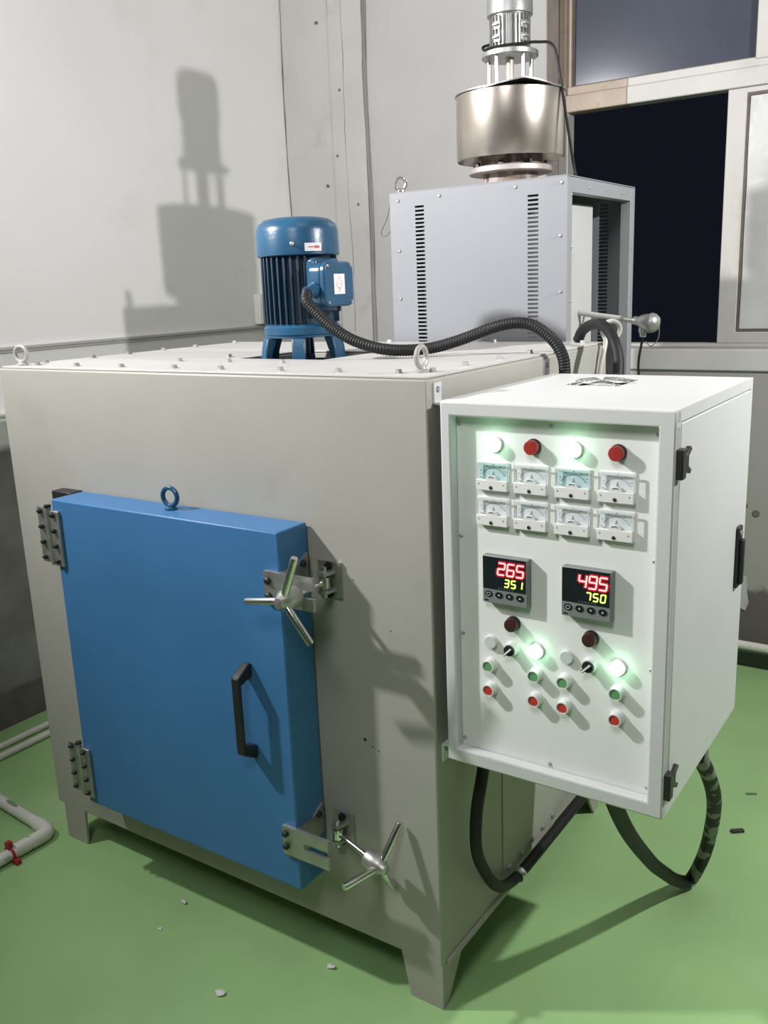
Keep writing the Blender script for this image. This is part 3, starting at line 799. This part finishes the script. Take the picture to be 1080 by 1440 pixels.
# fixing tabs
def tab(y, z, s=1):
    o = MB().holes((0.0, 0, 0), (0, 1, 0), (0, 0, 1), [y - 0.014, y - 0.005, y + 0.005, y + 0.014], [z - 0.020, z + 0.000, z + 0.012, z + 0.020], lambda i, j: not (i == 1 and j == 1), (0.004, 0, 0))
    o.box(0.004, 0.036, y - 0.014, y + 0.014, z - s * 0.020 - 0.002, z - s * 0.020 + 0.002)
    t = o.done('fixing_tab', 'white', box, smooth=False)
    MB().cyl((0.0005, y, z + 0.006), (0.007, y, z + 0.006), 0.0045, seg=8).done('screw', 'bolt_l', t)


tab(0.036, 1.408); tab(0.548, 1.408)
tab(0.036, 0.640, -1); tab(0.50, 0.640, -1)
# fan guard on the roof
g = MB()
for r_ in (0.014, 0.024, 0.034, 0.044, 0.054): g.ring((cxv, cyv, bz1 + 0.006), (1, 0, 0), (0, 1, 0), r_, 0.0016, 28, 6)
for k in range(4):
    a = math.radians(45 + 90 * k); d = Vector((math.cos(a), math.sin(a), 0)); c = Vector((cxv, cyv, bz1 + 0.004))
    g.tube([c + d * 0.012, c + d * 0.056, c + d * 0.070 + Vector((0, 0, -0.002))], 0.0016, 6)
    g.ring(c + d * 0.074 + Vector((0, 0, -0.0025)), (1, 0, 0), (0, 1, 0), 0.004, 0.0014, 10, 5)
fg = g.done('fan_guard', 'bird', box)
MB().lathe((cxv, cyv, bz1 - 0.009), (0, 0, 1), [(0, 0.0), (0, 0.049), (0.002, 0.049), (0.002, 0.024), (0.006, 0.022), (0.006, 0.0)], 28, cap=False).done('filter_pad', 'plug', box)
# panel screws
pieces('screw', roundbolt(0.0042, 0.003), 'bolt_l', box, [(0.058, PYP, z) for z in (1.352, 1.129, 0.925, 0.692)] + [(0.443, PYP, z) for z in (1.352, 1.129, 0.925, 0.690)] + [(0.248, PYP, 1.357), (0.248, PYP, 0.684)])


# --- panel instruments
def indicator(x, z, lens, name='indicator_lamp'):
    b = MB().lathe((x, PYP, z), (0, -1, 0), [(0, 0.0150), (0.005, 0.0150), (0.0065, 0.0142), (0.0068, 0.0120)], 28).done(name, 'bezel' if lens == 'lit' else ('bolt_d' if lens != 'plug' else 'plug'), box)
    if lens == 'lit': pr = [(0.0060, 0.0128), (0.014, 0.0128), (0.0165, 0.011), (0.0175, 0.006)]
    else: pr = [(0.0060, 0.0134), (0.016, 0.0134), (0.018, 0.0125), (0.0185, 0.009)]
    MB().lathe((x, PYP, z), (0, -1, 0), pr, 28).done('lens', lens, b)
    tag(b, {'lit': 'indicator lamp glowing bright green', 'redlamp': 'unlit red indicator lamp', 'brown': 'dark brown unlit indicator lamp'}[lens])
    return b


lx = (0.136, 0.214, 0.294, 0.374)
for x, m in zip(lx, ('lit', 'redlamp', 'lit', 'redlamp')): indicator(x, 1.317, m)
for x in (0.1715, 0.3305): indicator(x, 0.9655, 'brown')
for x in (0.2215, 0.3835): indicator(x, 0.919, 'lit')
for x in (0.123, 0.2835): MB().lathe((x, PYP, 0.919), (0, -1, 0), [(0, 0.0135), (0.006, 0.0135), (0.0085, 0.012)], 28).done('hole_plug', 'plug', box)


def button(x, z, m):
    b = MB().lathe((x, PYP, z), (0, -1, 0), [(0, 0.0145), (0.005, 0.0145), (0.006, 0.0128), (0.019, 0.0122), (0.019, 0.0104), (0.014, 0.0102)], 28, cap=False).done('push_button', 'bezel', box)
    MB().lathe((x, PYP, z), (0, -1, 0), [(0.006, 0.0101), (0.0165, 0.0101), (0.0172, 0.0092)], 24).done('button_cap', m, b)
    tag(b, m + ' push button in a white bezel')


for x in (0.122, 0.2205, 0.2805, 0.3835): button(x, 0.870, 'green'); button(x, 0.8185, 'red')
for x in (0.168, 0.3295):
    b = MB().lathe((x, PYP, 0.9125), (0, -1, 0), [(0, 0.0145), (0.005, 0.0145), (0.006, 0.0130), (0.014, 0.0125)], 28).done('selector_switch', 'bezel', box)
    MB().lathe((x, PYP, 0.9125), (0, -1, 0), [(0.013, 0.0112), (0.018, 0.0105)], 24).done('knob', 'black', b)
    T = Matrix.Translation((x, PYP - 0.018, 0.9125)) @ Matrix.Rotation(math.radians(45), 4, 'Y')
    MB().box(-0.0032, 0.0032, -0.003, 0.001, -0.0150, 0.0100, T).done('knob_lever', 'black', b, bevel=0.0008)
    MB().box(-0.0016, 0.0016, -0.0036, -0.0031, -0.0138, 0.0092, T).done('pointer_line', 'dial_lab', b, smooth=False)


# --- analogue meters
def seg_line(mb, x0, z0, x1, z1, wd, y):
    d = Vector((x1 - x0, 0, z1 - z0)); n = Vector((-d.z, 0, d.x)).normalized() * wd * 0.5
    a = Vector((x0, y, z0)); b = Vector((x1, y, z1))
    mb.poly([a - n, b - n, b + n, a + n])


def meter(x0, z0, blue, ang, wd=0.0655, ht=0.0545):
    x1, z1 = x0 + wd, z0 + ht; xc = (x0 + x1) / 2
    b = MB().box(x0 + 0.0005, x1 - 0.0005, PYP - 0.0025, PYP, z0 + 0.0005, z1 - 0.0005).done('analogue_meter', 'plate_b' if blue else 'plate', box, smooth=False)
    yd = PYP - 0.0028
    ym = PYP - 0.0110
    # moulded lower cover with the pivot bump
    lc = MB().box(x0, x1, ym - 0.001, PYP - 0.0026, z0, z0 + 0.0205).done('meter_cover', 'mwhite', b, bevel=0.0012)
    prof = [(xc + 0.0125 * math.cos(PI * k / 12), ym - 0.0008, z0 + 0.0175 + 0.0115 * math.sin(PI * k / 12)) for k in range(13)]
    MB().prism(prof, (0, 0.008, 0)).done('pivot_cover', 'mwhite', b, smooth=False)
    # clear window box and its rim
    MB().box(x0 + 0.0012, x1 - 0.0012, ym, ym + 0.0014, z0 + 0.0207, z1 - 0.0012).done('meter_window', 'clear', b, smooth=False)
    rm = MB()
    rm.box(x0, x0 + 0.0012, ym - 0.0004, ym + 0.0025, z0 + 0.0207, z1)
    rm.box(x1 - 0.0012, x1, ym - 0.0004, ym + 0.0025, z0 + 0.0207, z1)
    rm.box(x0 + 0.0013, x1 - 0.0013, ym - 0.0004, ym + 0.0025, z1 - 0.0012, z1)
    rm.done('meter_rim', 'mwhite', b, smooth=False)
    pr = MB(); R0 = 0.026; zc = z0 + 0.0165
    n = 14
    pv = None
    for k in range(n + 1):
        a = math.radians(150 - 120 * k / n)
        p = (xc + R0 * 1.02 * math.cos(a), zc + R0 * math.sin(a))
        if pv: seg_line(pr, pv[0], pv[1], p[0], p[1], 0.0010, yd)
        pv = p
        L_ = 0.0042 if k % 2 == 0 else 0.0024
        seg_line(pr, p[0], p[1], p[0] + L_ * math.cos(a), p[1] + L_ * math.sin(a), 0.0006, yd)
        if k % 3 == 1:
            q = (p[0] + 0.0065 * math.cos(a), p[1] + 0.0065 * math.sin(a))
            seg_line(pr, q[0] - 0.0012, q[1], q[0] + 0.0012, q[1], 0.0022, yd)
    pr.done('scale_print', 'ink' if blue else 'ink_f', b, smooth=False)
    # unit letter A
    le = MB(); zl = z0 + 0.0315
    seg_line(le, xc - 0.0024, zl - 0.0036, xc, zl + 0.0040, 0.0009, yd)
    seg_line(le, xc + 0.0024, zl - 0.0036, xc, zl + 0.0040, 0.0009, yd)
    seg_line(le, xc - 0.0015, zl - 0.0012, xc + 0.0015, zl - 0.0012, 0.0008, yd)
    le.done('unit_letter', 'ink', b, smooth=False)
    nd = MB(); a = math.radians(ang); yn = PYP - 0.0065
    seg_line(nd, xc + 0.019 * math.cos(a), zc + 0.019 * math.sin(a), xc + 0.029 * math.cos(a), zc + 0.029 * math.sin(a), 0.0011, yn)
    nd.done('needle', 'ink', b, smooth=False)
    ar = MB(); pv = None
    for k in range(7):
        t = math.radians(145 - 110 * k / 6); p = (xc + 0.0066 * math.cos(t), z0 + 0.0225 + 0.0045 * math.sin(t))
        if pv: seg_line(ar, pv[0], pv[1], p[0], p[1], 0.0013, ym - 0.0015)
        pv = p
    ar.done('cover_arc', 'needle', b, smooth=False)
    MB().lathe((xc - 0.0015, ym - 0.001, z0 + 0.0062), (0, -1, 0), [(0, 0.0036), (0.0012, 0.0033), (0.002, 0.001)], 14).done('zero_screw', 'needle', b)
    for xs in (x0 + 0.0055, x1 - 0.0080): MB().lathe((xs, ym - 0.001, z0 + 0.0125), (0, -1, 0), [(0, 0.0014), (0.0006, 0.0012)], 8).done('screw', 'ink', b)


for i, x in enumerate((0.0990, 0.1780, 0.2600, 0.3415)):
    meter(x, 1.2285, i in (0, 2), 163)
    meter(x - 0.0005, 1.1595, False, 165)

# --- temperature controllers with seven-segment readings
SEG = {'0': 'abcdef', '1': 'bc', '2': 'abged', '3': 'abgcd', '4': 'fgbc', '5': 'afgcd', '6': 'afgedc', '7': 'abc', '8': 'abcdefg', '9': 'abcdfg'}


def digit(ch, x, z, wd, ht, t, y, grow=0.0):
    """x,z = lower left of the digit; returns a mesh of its lit segments"""
    mb = MB(); sl = 0.12
    tt = t + grow
    S = {'a': (0, ht, wd, ht), 'g': (0, ht / 2, wd, ht / 2), 'd': (0, 0, wd, 0), 'f': (0, ht / 2, 0, ht), 'b': (wd, ht / 2, wd, ht), 'e': (0, 0, 0, ht / 2), 'c': (wd, 0, wd, ht / 2)}
    for c in SEG[ch]:
        u0, v0, u1, v1 = S[c]
        h = tt / 2; e = t * 0.22 - grow * 0.3
        if v0 == v1: q = [(u0 + e, v0 - h), (u1 - e, v0 - h), (u1 + h * .3, v0), (u1 - e, v0 + h), (u0 + e, v0 + h), (u0 - h * .3, v0)]
        else: q = [(u0 - h, v0 + e), (u0 + h, v0 + e), (u0 + h, v1 - e), (u0, v1 + h * .3), (u0 - h, v1 - e)]
        mb.prism([(x + u + v * sl, y, z + v) for u, v in q], (0, 0.0003, 0))
    return mb


def controller(x0, z0, top, low):
    S_ = 0.0955; yf = PYP - 0.018
    b = MB().box(x0, x0 + S_, yf, PYP, z0, z0 + S_).done('temperature_controller', 'tcg', box, bevel=0.0018)
    tag(b, 'digital temperature controller reading %s over %s' % (top, low))
    ys = yf - 0.0008
    MB().box(x0 + 0.0015, x0 + S_ - 0.0035, ys, yf + 0.001, z0 + 0.0295, z0 + S_ - 0.0015).done('screen', 'scr', b, smooth=False)
    wd, ht = 0.0140, 0.0235
    for k, ch in enumerate(top):
        x = x0 + 0.0330 + k * 0.0195; z = z0 + 0.0605
        digit(ch, x, z, wd, ht, 0.0029, ys - 0.0006).done('red_digit', 'dig_r', b, smooth=False)
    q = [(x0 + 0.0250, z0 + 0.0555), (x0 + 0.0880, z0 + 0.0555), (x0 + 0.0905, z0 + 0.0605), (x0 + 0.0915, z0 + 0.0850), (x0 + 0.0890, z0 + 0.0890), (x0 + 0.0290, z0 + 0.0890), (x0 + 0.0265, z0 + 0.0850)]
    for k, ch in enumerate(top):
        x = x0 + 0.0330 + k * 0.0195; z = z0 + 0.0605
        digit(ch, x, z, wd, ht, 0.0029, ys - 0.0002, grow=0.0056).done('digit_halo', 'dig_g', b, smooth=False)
    for k, ch in enumerate(low):
        digit(ch, x0 + 0.0475 + k * 0.0140, z0 + 0.0375, 0.0085, 0.0145, 0.0026, ys - 0.0006).done('yellow_digit', 'dig_y', b, smooth=False)
    for k in range(4):
        xc = x0 + 0.0135 + k * 0.0222; zc = z0 + 0.0185
        mb = MB(); n = 18
        mb.prism([(xc + 0.0082 * math.cos(2 * PI * i / n), yf - 0.0012, zc + 0.0062 * math.sin(2 * PI * i / n)) for i in range(n)], (0, 0.0012, 0))
        bt = mb.done('key', 'scr', b, smooth=False)
        ic = MB(); yk = yf - 0.0016
        if k == 0:
            ic.tube([(xc + 0.0045 * math.cos(2 * PI * i / 12), yk, zc + 0.0032 * math.sin(2 * PI * i / 12)) for i in range(12)], 0.0005, 4, closed=True)
        else:
            T = {1: [(-.0024, 0), (.0016, .0022), (.0016, -.0022)], 2: [(0, -.0024), (.0024, .0016), (-.0024, .0016)], 3: [(0, .0024), (.0024, -.0016), (-.0024, -.0016)]}[k]
            ic.prism([(xc + a, yk, zc + c) for a, c in T], (0, 0.0004, 0))
        ic.done('key_mark', 'plug', bt, smooth=False)
    mb = MB(); mb.prism([(x0 + 0.0085 + 0.0050 * math.cos(2 * PI * i / 14), yf - 0.0003, z0 + 0.0052 + 0.0016 * math.sin(2 * PI * i / 14)) for i in range(14)], (0, 0.0003, 0))
    mb.done('oval_mark', 'scr', b, smooth=False)
    for k in range(6): MB().box(x0 + 0.034 + k * 0.006, x0 + 0.0365 + k * 0.006, ys - 0.0003, ys, z0 + 0.0320, z0 + 0.0333).done('status_print', 'tcg', b, smooth=False)


controller(0.1135, 1.0065, '265', '351')
controller(0.2775, 1.0070, '495', '750')

# ================================================================== GREY CABINET BEHIND
gx0, gx1, gy0, gy1, gz0, gz1 = -0.7216, -0.1361, 0.9907, 1.540, 0.06, 1.8884
cab = thing('steel_cabinet', ((gx0 + gx1) / 2, (gy0 + gy1) / 2, 0), 'tall pale grey ventilated steel cabinet with an open right side standing behind the furnace', 'cabinet')
# corner posts and rails
def rail(name, b): return MB().box(*b).done(name, 'grey', cab, bevel=0.002)


t_ = 0.034
for (x, y) in ((gx0, gy0 + 0.003), (gx1 - t_, gy0 + 0.003), (gx0, gy1 - t_ - 0.003), (gx1 - t_, gy1 - t_ - 0.003)):
    rail('post', (x, x + t_, y, y + t_, 0.0, gz1 - 0.001))
rail('rail', (gx1 - t_, gx1, gy0 + 0.003 + t_, gy1 - 0.003 - t_, gz1 - 0.042, gz1 - 0.001))
rail('rail', (gx1 - t_, gx1, gy0 + 0.003 + t_, gy1 - 0.003 - t_, gz0, gz0 + 0.042))
rail('rail', (gx0, gx0 + t_, gy0 + 0.003 + t_, gy1 - 0.003 - t_, gz0, gz0 + 0.042))
MB().box(gx0, gx1, gy0, gy1, gz1, gz1 + 0.003).done('roof', 'grey', cab, bevel=0.001)


def louvred(name, y, th, flip):
    pitch = 0.0119; nS = 100
    xs = [gx0, -0.6315, -0.5995, -0.2555, -0.2225, gx1]
    z = gz1 - 0.045; zb = [gz0]
    sl = []
    k = 0
    top = 1.8470
    lows = []
    while top - k * pitch > 0.30:
        lows.append((top - k * pitch - 0.0062, top - k * pitch)); k += 1
    zb = [gz0] + [v for p in lows[::-1] for v in p] + [gz1]
    return MB().holes((0, y, 0), (1, 0, 0), (0, 0, 1), xs, zb, lambda i, j: not (i in (1, 3) and j % 2 == 1), (0, th, 0)).done(name, 'grey', cab, smooth=False)


louvred('front_panel', gy0, 0.003, 1)
louvred('back_panel', gy1 - 0.003, 0.003, -1)
MB().box(gx0 - 0.0015, gx0, gy0, gy1, gz0, gz1).done('side_panel', 'grey', cab, smooth=False)
MB().box(-0.66, -0.205, 1.075, 1.36, 0.20, 1.832).done('inner_shell', 'inner', cab, bevel=0.006)
pieces('screw', roundbolt(0.0052, 0.0045), 'bolt_l', cab, [(x, gy0, z) for (x, z) in ((-0.6914, 1.866), (-0.5437, 1.8696), (-0.2929, 1.872), (-0.1526, 1.872), (-0.1557, 1.7314), (-0.1545, 1.5786), (-0.6922, 1.7176), (-0.6929, 1.5726), (-0.155, 1.42))])
pieces('screw', roundbolt(0.0045, 0.003, (1, 0, 0)), 'bolt_l', cab, [(gx1, 1.02, z) for z in (1.84, 1.70, 1.55)] + [(gx1, 1.512, z) for z in (1.84, 1.70, 1.55)] + [(gx1, y, 1.866) for y in (1.15, 1.28, 1.42)])
pieces('screw', roundbolt(0.006, 0.004), 'bolt_d', cab, [(-0.17, gy1 - 0.003, z) for z in (1.78, 1.60, 1.45)])
eyebolt('lifting_eye', (-0.694, 1.012, gz1 + 0.003), 0.026, 0.0175, 0.005, (1, 0.3, 0), 'chrome', cab, 0.014)
# thin wire hanging from the left edge of the cabinet
wv = [(-0.7245, 1.000, 1.872), (-0.742, 1.002, 1.82), (-0.765, 1.004, 1.785), (-0.766, 1.004, 1.768), (-0.748, 1.003, 1.767), (-0.7245, 1.002, 1.785)]
o = tag(MB().tube(spline(wv, 8), 0.0016, 6).done('wire', 'copper', None), 'thin grey wire hanging in a small loop off the cabinet left edge', 'wire')

# ================================================================== FAN UNIT ON THE CABINET
ux, uy = -0.444, 1.266
ub = gz1 + 0.003
fan = thing('circulation_fan', (ux, uy, ub), 'stainless steel drum fan with an aluminium motor standing on the grey cabinet', 'fan')
U = lambda prof, seg=48, cap=True: MB().lathe((ux, uy, 0), (0, 0, 1), prof, seg, cap)
U([(ub, 0.115), (ub + 0.012, 0.115), (ub + 0.013, 0.085), (ub + 0.049, 0.085)]).done('neck', 'rust', fan)
U([(1.940, 0.128), (1.9425, 0.1315), (1.956, 0.1315), (1.959, 0.128)]).done('flange', 'pipe_st', fan)
pieces('flange_bolt', hexbolt(0.008, 0.012, (0, 0, 1)), 'bolt_d', fan, [(ux + 0.115 * math.cos(a), uy + 0.115 * math.sin(a), 1.959) for a in [2 * PI * k / 8 + 0.2 for k in range(8)]])
U([(1.959, 0.10), (2.026, 0.10)]).done('collar', 'rust', fan)
U([(2.030, 0.155), (1.984, 0.1645), (1.981, 0.1655), (1.984, 0.1675), (2.168, 0.1675), (2.170, 0.166)], 64, False).done('drum', 'stain', fan)
U([(2.026, 0.154), (2.030, 0.154)], 48).done('drum_floor', 'rust', fan)  # dark rust colour also holds the shade under the drum
# thin lid with one lifted corner towards the front right
mb = MB(); n = 72; ctr = mb.bm.verts.new((ux, uy, 2.182)); ctr2 = mb.bm.verts.new((ux, uy, 2.178)); r1 = []; r2 = []
for k in range(n):
    a = 2 * PI * k / n; d = (a - math.radians(-49) + PI) % (2 * PI) - PI
    z = 2.171 + 0.016 * max(0, 1 - abs(d) / 0.60)
    r1.append(mb.bm.verts.new((ux + 0.171 * math.cos(a), uy + 0.171 * math.sin(a), z + 0.004)))
    r2.append(mb.bm.verts.new((ux + 0.171 * math.cos(a), uy + 0.171 * math.sin(a), z)))
for k in range(n):
    j = (k + 1) % n
    mb.bm.faces.new((r1[k], r1[j], ctr)); mb.bm.faces.new((r2[j], r2[k], ctr2)); mb.bm.faces.new((r2[k], r2[j], r1[j], r1[k]))
mb.done('drum_lid', 'alu', fan)
for k in range(5):
    a = math.radians(116 + 72 * k)
    x, y = ux + 0.068 * math.cos(a), uy + 0.068 * math.sin(a)
    MB().cyl((x, y, 2.176), (x, y, 2.276), 0.0062, seg=12).done('support_rod', 'chrome', fan)
U([(2.176, 0.012), (2.276, 0.012)], 16).done('shaft', 'pipe_st', fan)
U([(2.275, 0.084), (2.277, 0.0865), (2.289, 0.0865), (2.291, 0.084)]).done('motor_plate', 'alu', fan)
U([(2.291, 0.060), (2.300, 0.060), (2.301, 0.054), (2.388, 0.054), (2.389, 0.06), (2.395, 0.06)]).done('motor_body', 'alu', fan)
f0 = None
for k in range(30):
    a = 2 * PI * k / 30
    if f0 is None:
        f0 = MB().box(0.051, 0.0625, -0.0016, 0.0016, 2.302, 2.387).done('fin', 'alu', None); f0.location = (ux, uy, 0); f0.rotation_euler = (0, 0, a); attach(f0, fan)
    else: copy_at(f0, (ux, uy, 0), fan, (0, 0, a))
for a0 in (math.radians(-64 - 38), math.radians(-64 + 44)):
    for z in (2.325, 2.360):
        T = Matrix.Translation((ux, uy, z)) @ Matrix.Rotation(a0, 4, 'Z')
        MB().box(0.055, 0.074, -0.010, 0.010, -0.0025, 0.0025, T).box(0.058, 0.064, -0.012, 0.012, -0.012, 0.010, T).done('mounting_lug', 'alu', fan, bevel=0.001)
U([(2.391, 0.067), (2.393, 0.0695), (2.478, 0.0690), (2.496, 0.062), (2.505, 0.045), (2.507, 0.0)], 40).done('fan_cowl', 'alu', fan)
# power lead wrapped round the motor foot and dropping to the cabinet roof
wl = [(ux - 0.05, uy - 0.030, 2.318), (ux - 0.072, uy - 0.038, 2.312), (ux - 0.062, uy - 0.048, 2.300), (ux - 0.03, uy - 0.074, 2.297), (ux + 0.025, uy - 0.073, 2.297), (ux + 0.062, uy - 0.045, 2.300), (ux + 0.10, uy - 0.02, 2.302), (ux + 0.145, uy - 0.005, 2.287), (ux + 0.165, uy + 0.0, 2.20), (ux + 0.185, uy + 0.005, 2.08), (ux + 0.205, uy + 0.01, 1.96), (ux + 0.215, uy + 0.02, ub + 0.004)]
tag(MB().tube(spline(wl, 8), 0.0042, 8).done('power_lead', 'rubber', None), 'thin black power lead dropping from the silver fan motor to the cabinet roof', 'cable')

# ================================================================== THERMOCOUPLE
th = thing('thermocouple', (-0.17, 1.25, 1.50), 'thermocouple probe with a round aluminium head sticking out of the open cabinet side', 'probe')
p0, p1 = Vector((-0.204, 1.25, 1.509)), Vector((0.020, 1.25, 1.4765))
dv = (p1 - p0).normalized()
MB().cyl(p0, p0 + dv * 0.135, 0.0085, seg=14).done('sheath', 'inner', th)
MB().cyl(p0 + dv * 0.135, p0 + dv * 0.182, 0.0078, seg=14).done('rod', 'steel', th)
MB().lathe(p0 + dv * 0.176, dv, [(0, 0.012), (0.016, 0.014), (0.022, 0.019), (0.036, 0.024), (0.050, 0.026)], 20).done('head', 'alu', th)
MB().lathe(p0 + dv * 0.226, dv, [(0, 0.029), (0.006, 0.030), (0.016, 0.027), (0.026, 0.019), (0.030, 0.006)], 22).done('cap', 'alu', th)
MB().lathe(p0 + dv * 0.205 + Vector((0, 0, -0.018)), (0.05, 0, -1), [(0, 0.0125), (0.014, 0.0125), (0.015, 0.0100), (0.027, 0.0095)], 12).done('cable_gland', 'alu', th)
q = p0 + dv * 0.205 + Vector((0.002, 0, -0.046))
MB().tube(spline([q, q + Vector((-0.006, 0, -0.03)), q + Vector((-0.012, 0, -0.08)), q + Vector((-0.010, 0.002, -0.16)), q + Vector((-0.012, 0.01, -0.5)), q + Vector((-0.014, 0.03, -1.39))], 8), 0.0038, 8).done('lead', 'rubber', th)
e = p0 + dv * 0.244
MB().tube(spline([e + Vector((0.012, 0, -0.008)), e + Vector((0.010, -0.004, -0.045)), e + Vector((-0.010, -0.004, -0.066)), e + Vector((-0.030, 0, -0.052))], 6), 0.0015, 6).done('chain', 'copper', th)
# thin bent wires near the probe
tag(MB().tube(spline([(-0.19, 1.262, 1.506), (-0.193, 1.25, 1.47), (-0.196, 1.22, 1.42), (-0.196, 1.20, 1.30)], 6), 0.0028, 8).done('wire', 'steel', None), 'thin steel wire dropping beside the probe inside the cabinet', 'wire')

# ================================================================== LEFT WALL ITEMS
wb = thing('breaker_box', (XL, 2.05, 1.455), 'small grey breaker box on the left wall behind the blue motor', 'box')
MB().box(XL, XL + 0.045, 1.955, 2.150, 1.455, 1.600).done('housing', 'wbox', wb, bevel=0.004)
MB().box(XL + 0.0452, XL + 0.052, 1.958, 2.066, 1.458, 1.597).done('lid', 'wbox', wb, bevel=0.003)
br = MB().box(XL + 0.0452, XL + 0.0475, 2.074, 2.146, 1.500, 1.580).done('breaker_window', 'black', wb, smooth=False)
for k in range(2): MB().box(XL + 0.0475, XL + 0.056, 2.080 + k * 0.03, 2.104 + k * 0.03, 1.522, 1.548).done('toggle', 'dark_in', br, bevel=0.002)
tag(MB().tube([(XL + 0.012, 2.095, 1.4545), (XL + 0.012, 2.095, 0.15)], 0.009, 10).done('wall_conduit', 'rubber', None), 'dark conduit running down the wall from the grey breaker box', 'conduit')
tag(MB().tube(spline([(XL + 0.022, 2.03, 1.4545), (XL + 0.03, 2.025, 1.42), (XL + 0.035, 2.045, 1.36), (XL + 0.03, 2.05, 1.25)], 6), 0.009, 10).done('wire_tail', 'pvc', None), 'short white wire tail hanging under the breaker box', 'wire')
# white pipe along the left wall, level with the furnace
pp = thing('wall_pipe', (XL + 0.014, 0.5, 1.205), 'horizontal white pipe on the left wall passing behind the furnace', 'pipe')
MB().tube([(XL + 0.016, y, 1.205) for y in (-3.2, -1, 0.8, 1.8)], 0.0125, 12).done('pipe', 'pvc', pp)
for y in (-0.6, 0.3, 1.2): MB().box(XL, XL + 0.030, y - 0.012, y + 0.012, 1.189, 1.221).done('pipe_clip', 'pvc', pp, bevel=0.003)
# two thin white pipes at the foot of the left wall
for (x, lab) in ((-2.032, 'upper thin white floor pipe running along the foot of the left wall'), (-1.962, 'lower thin white floor pipe on the green floor, nearer the furnace')):
    t = tag(MB().tube([(x, y, 0.0125) for y in (-3.2, -1, 0.5, 1.5, 2.2)], 0.0125, 12).done('floor_pipe', 'pvc', None), lab, 'pipe', 'floor pipes along the left wall')
# elbowed PVC pipe in the left foreground
el = thing('elbow_pipe', (-1.40, -0.05, 0), 'thick white plastic pipe with an elbow lying on the green floor beside the furnace leg', 'pipe')
zc = 0.0225
o = MB(); o.tube([(-2.12, 0.030, zc), (-1.44, -0.030, zc)], 0.0185, 16).done('pipe', 'pvc', el)
MB().tube([(-1.382, -0.088, zc), (-1.395, -0.60, zc), (-1.43, -2.2, zc)], 0.0185, 16).done('pipe', 'pvc', el)
MB().tube([(-1.455, -0.029, zc), (-1.41, -0.034, zc)] + [(-1.41 + 0.028 * math.sin(a), -0.062 + 0.028 * math.cos(a), zc) for a in [PI / 2 * k / 6 for k in range(1, 7)]] + [(-1.383, -0.105, zc)], 0.0222, 16).done('elbow', 'pvc', el)
MB().tube([(-1.384, -0.112, zc), (-1.385, -0.158, zc)], 0.0222, 16).done('socket', 'pvc', el)
cl_ = MB().ring((-1.386, -0.172, zc), (1, 0, 0), (0, 0, 1), 0.021, 0.0045, 20, 8)
cl_.box(-1.395, -1.378, -0.180, -0.164, 0.042, 0.062); cl_.box(-1.366, -1.346, -0.180, -0.164, 0.0, 0.014)
cl_.done('pipe_clip', 'redclip', el)
mb = MB(); mb.prism([(-1.60 + 0.034 * math.cos(2 * PI * i / 12), -0.0165 + 0.008 * math.sin(2 * PI * i / 12) - 0.0034 * math.cos(2 * PI * i / 12), zc + 0.0183) for i in range(12)], (0, 0, 0.001)).done('pipe_mark', mat('faded_green_mark', (0.20, 0.30, 0.19), 0.6, var=0.1), el, smooth=False)
# pipe at the foot of the back wall, right
t = tag(MB().tube([(x, 2.235, 0.115) for x in (-0.3, 0.6, 1.6, 3.2)], 0.0175, 14).done('skirting_pipe', 'pvc', None), 'white pipe along the foot of the back wall right of the control box', 'pipe')
for x in (-0.2, 0.8, 1.9): MB().box(x - 0.012, x + 0.012, 2.216, YB - 0.012, 0.0, 0.0985).done('pipe_bracket', 'bolt_d', t, smooth=False)


# ================================================================== DEBRIS ON THE FLOOR
def chip(x, y, s, lab, m='chip', flat=0.6):
    mb = MB(); bmesh.ops.create_icosphere(mb.bm, subdivisions=2, radius=1.0)
    for v in mb.bm.verts:
        k = random.uniform(0.75, 1.15); v.co = Vector((v.co.x * s * k * 1.25, v.co.y * s * k * 0.9, (v.co.z * k * flat + flat * 0.95) * s))
    zmin = min(v.co.z for v in mb.bm.verts)
    for v in mb.bm.verts: v.co += Vector((x, y, -zmin))
    tag(mb.done('plaster_chip', m, None), lab, 'debris', 'plaster crumbs on the green floor')


chip(-0.795, -0.042, 0.0075, 'small round plaster crumb on the green floor below the blue door')
chip(-0.302, -0.027, 0.0095, 'plaster crumb on the floor near the furnace front right leg', flat=0.5)
chip(-0.476, -0.233, 0.0120, 'flat white plaster flake in the open green floor, nearest the camera', flat=0.3)
chip(-0.772, -0.150, 0.0055, 'tiny pale plaster crumb, leftmost of the floor crumbs in front', flat=0.4)
T = Matrix.Translation((0.395, 1.048, 0.003)) @ Matrix.Rotation(0.65, 4, 'Z')
tag(MB().box(-0.019, 0.019, -0.007, 0.007, -0.003, 0.005, T).done('dark_scrap', 'slate', None, bevel=0.001), 'small dark rectangular scrap on the green floor right of the hanging hose', 'debris')
T = Matrix.Translation((0.383, 1.280, 0.002)) @ Matrix.Rotation(0.5, 4, 'Z')
tag(MB().box(-0.016, 0.016, -0.004, 0.004, -0.002, 0.002, T).done('scrap_sliver', mat('dull_sliver', (0.13, 0.20, 0.11), 0.7, var=0.2), None), 'thin dull sliver on the green floor far right near the back wall', 'debris')
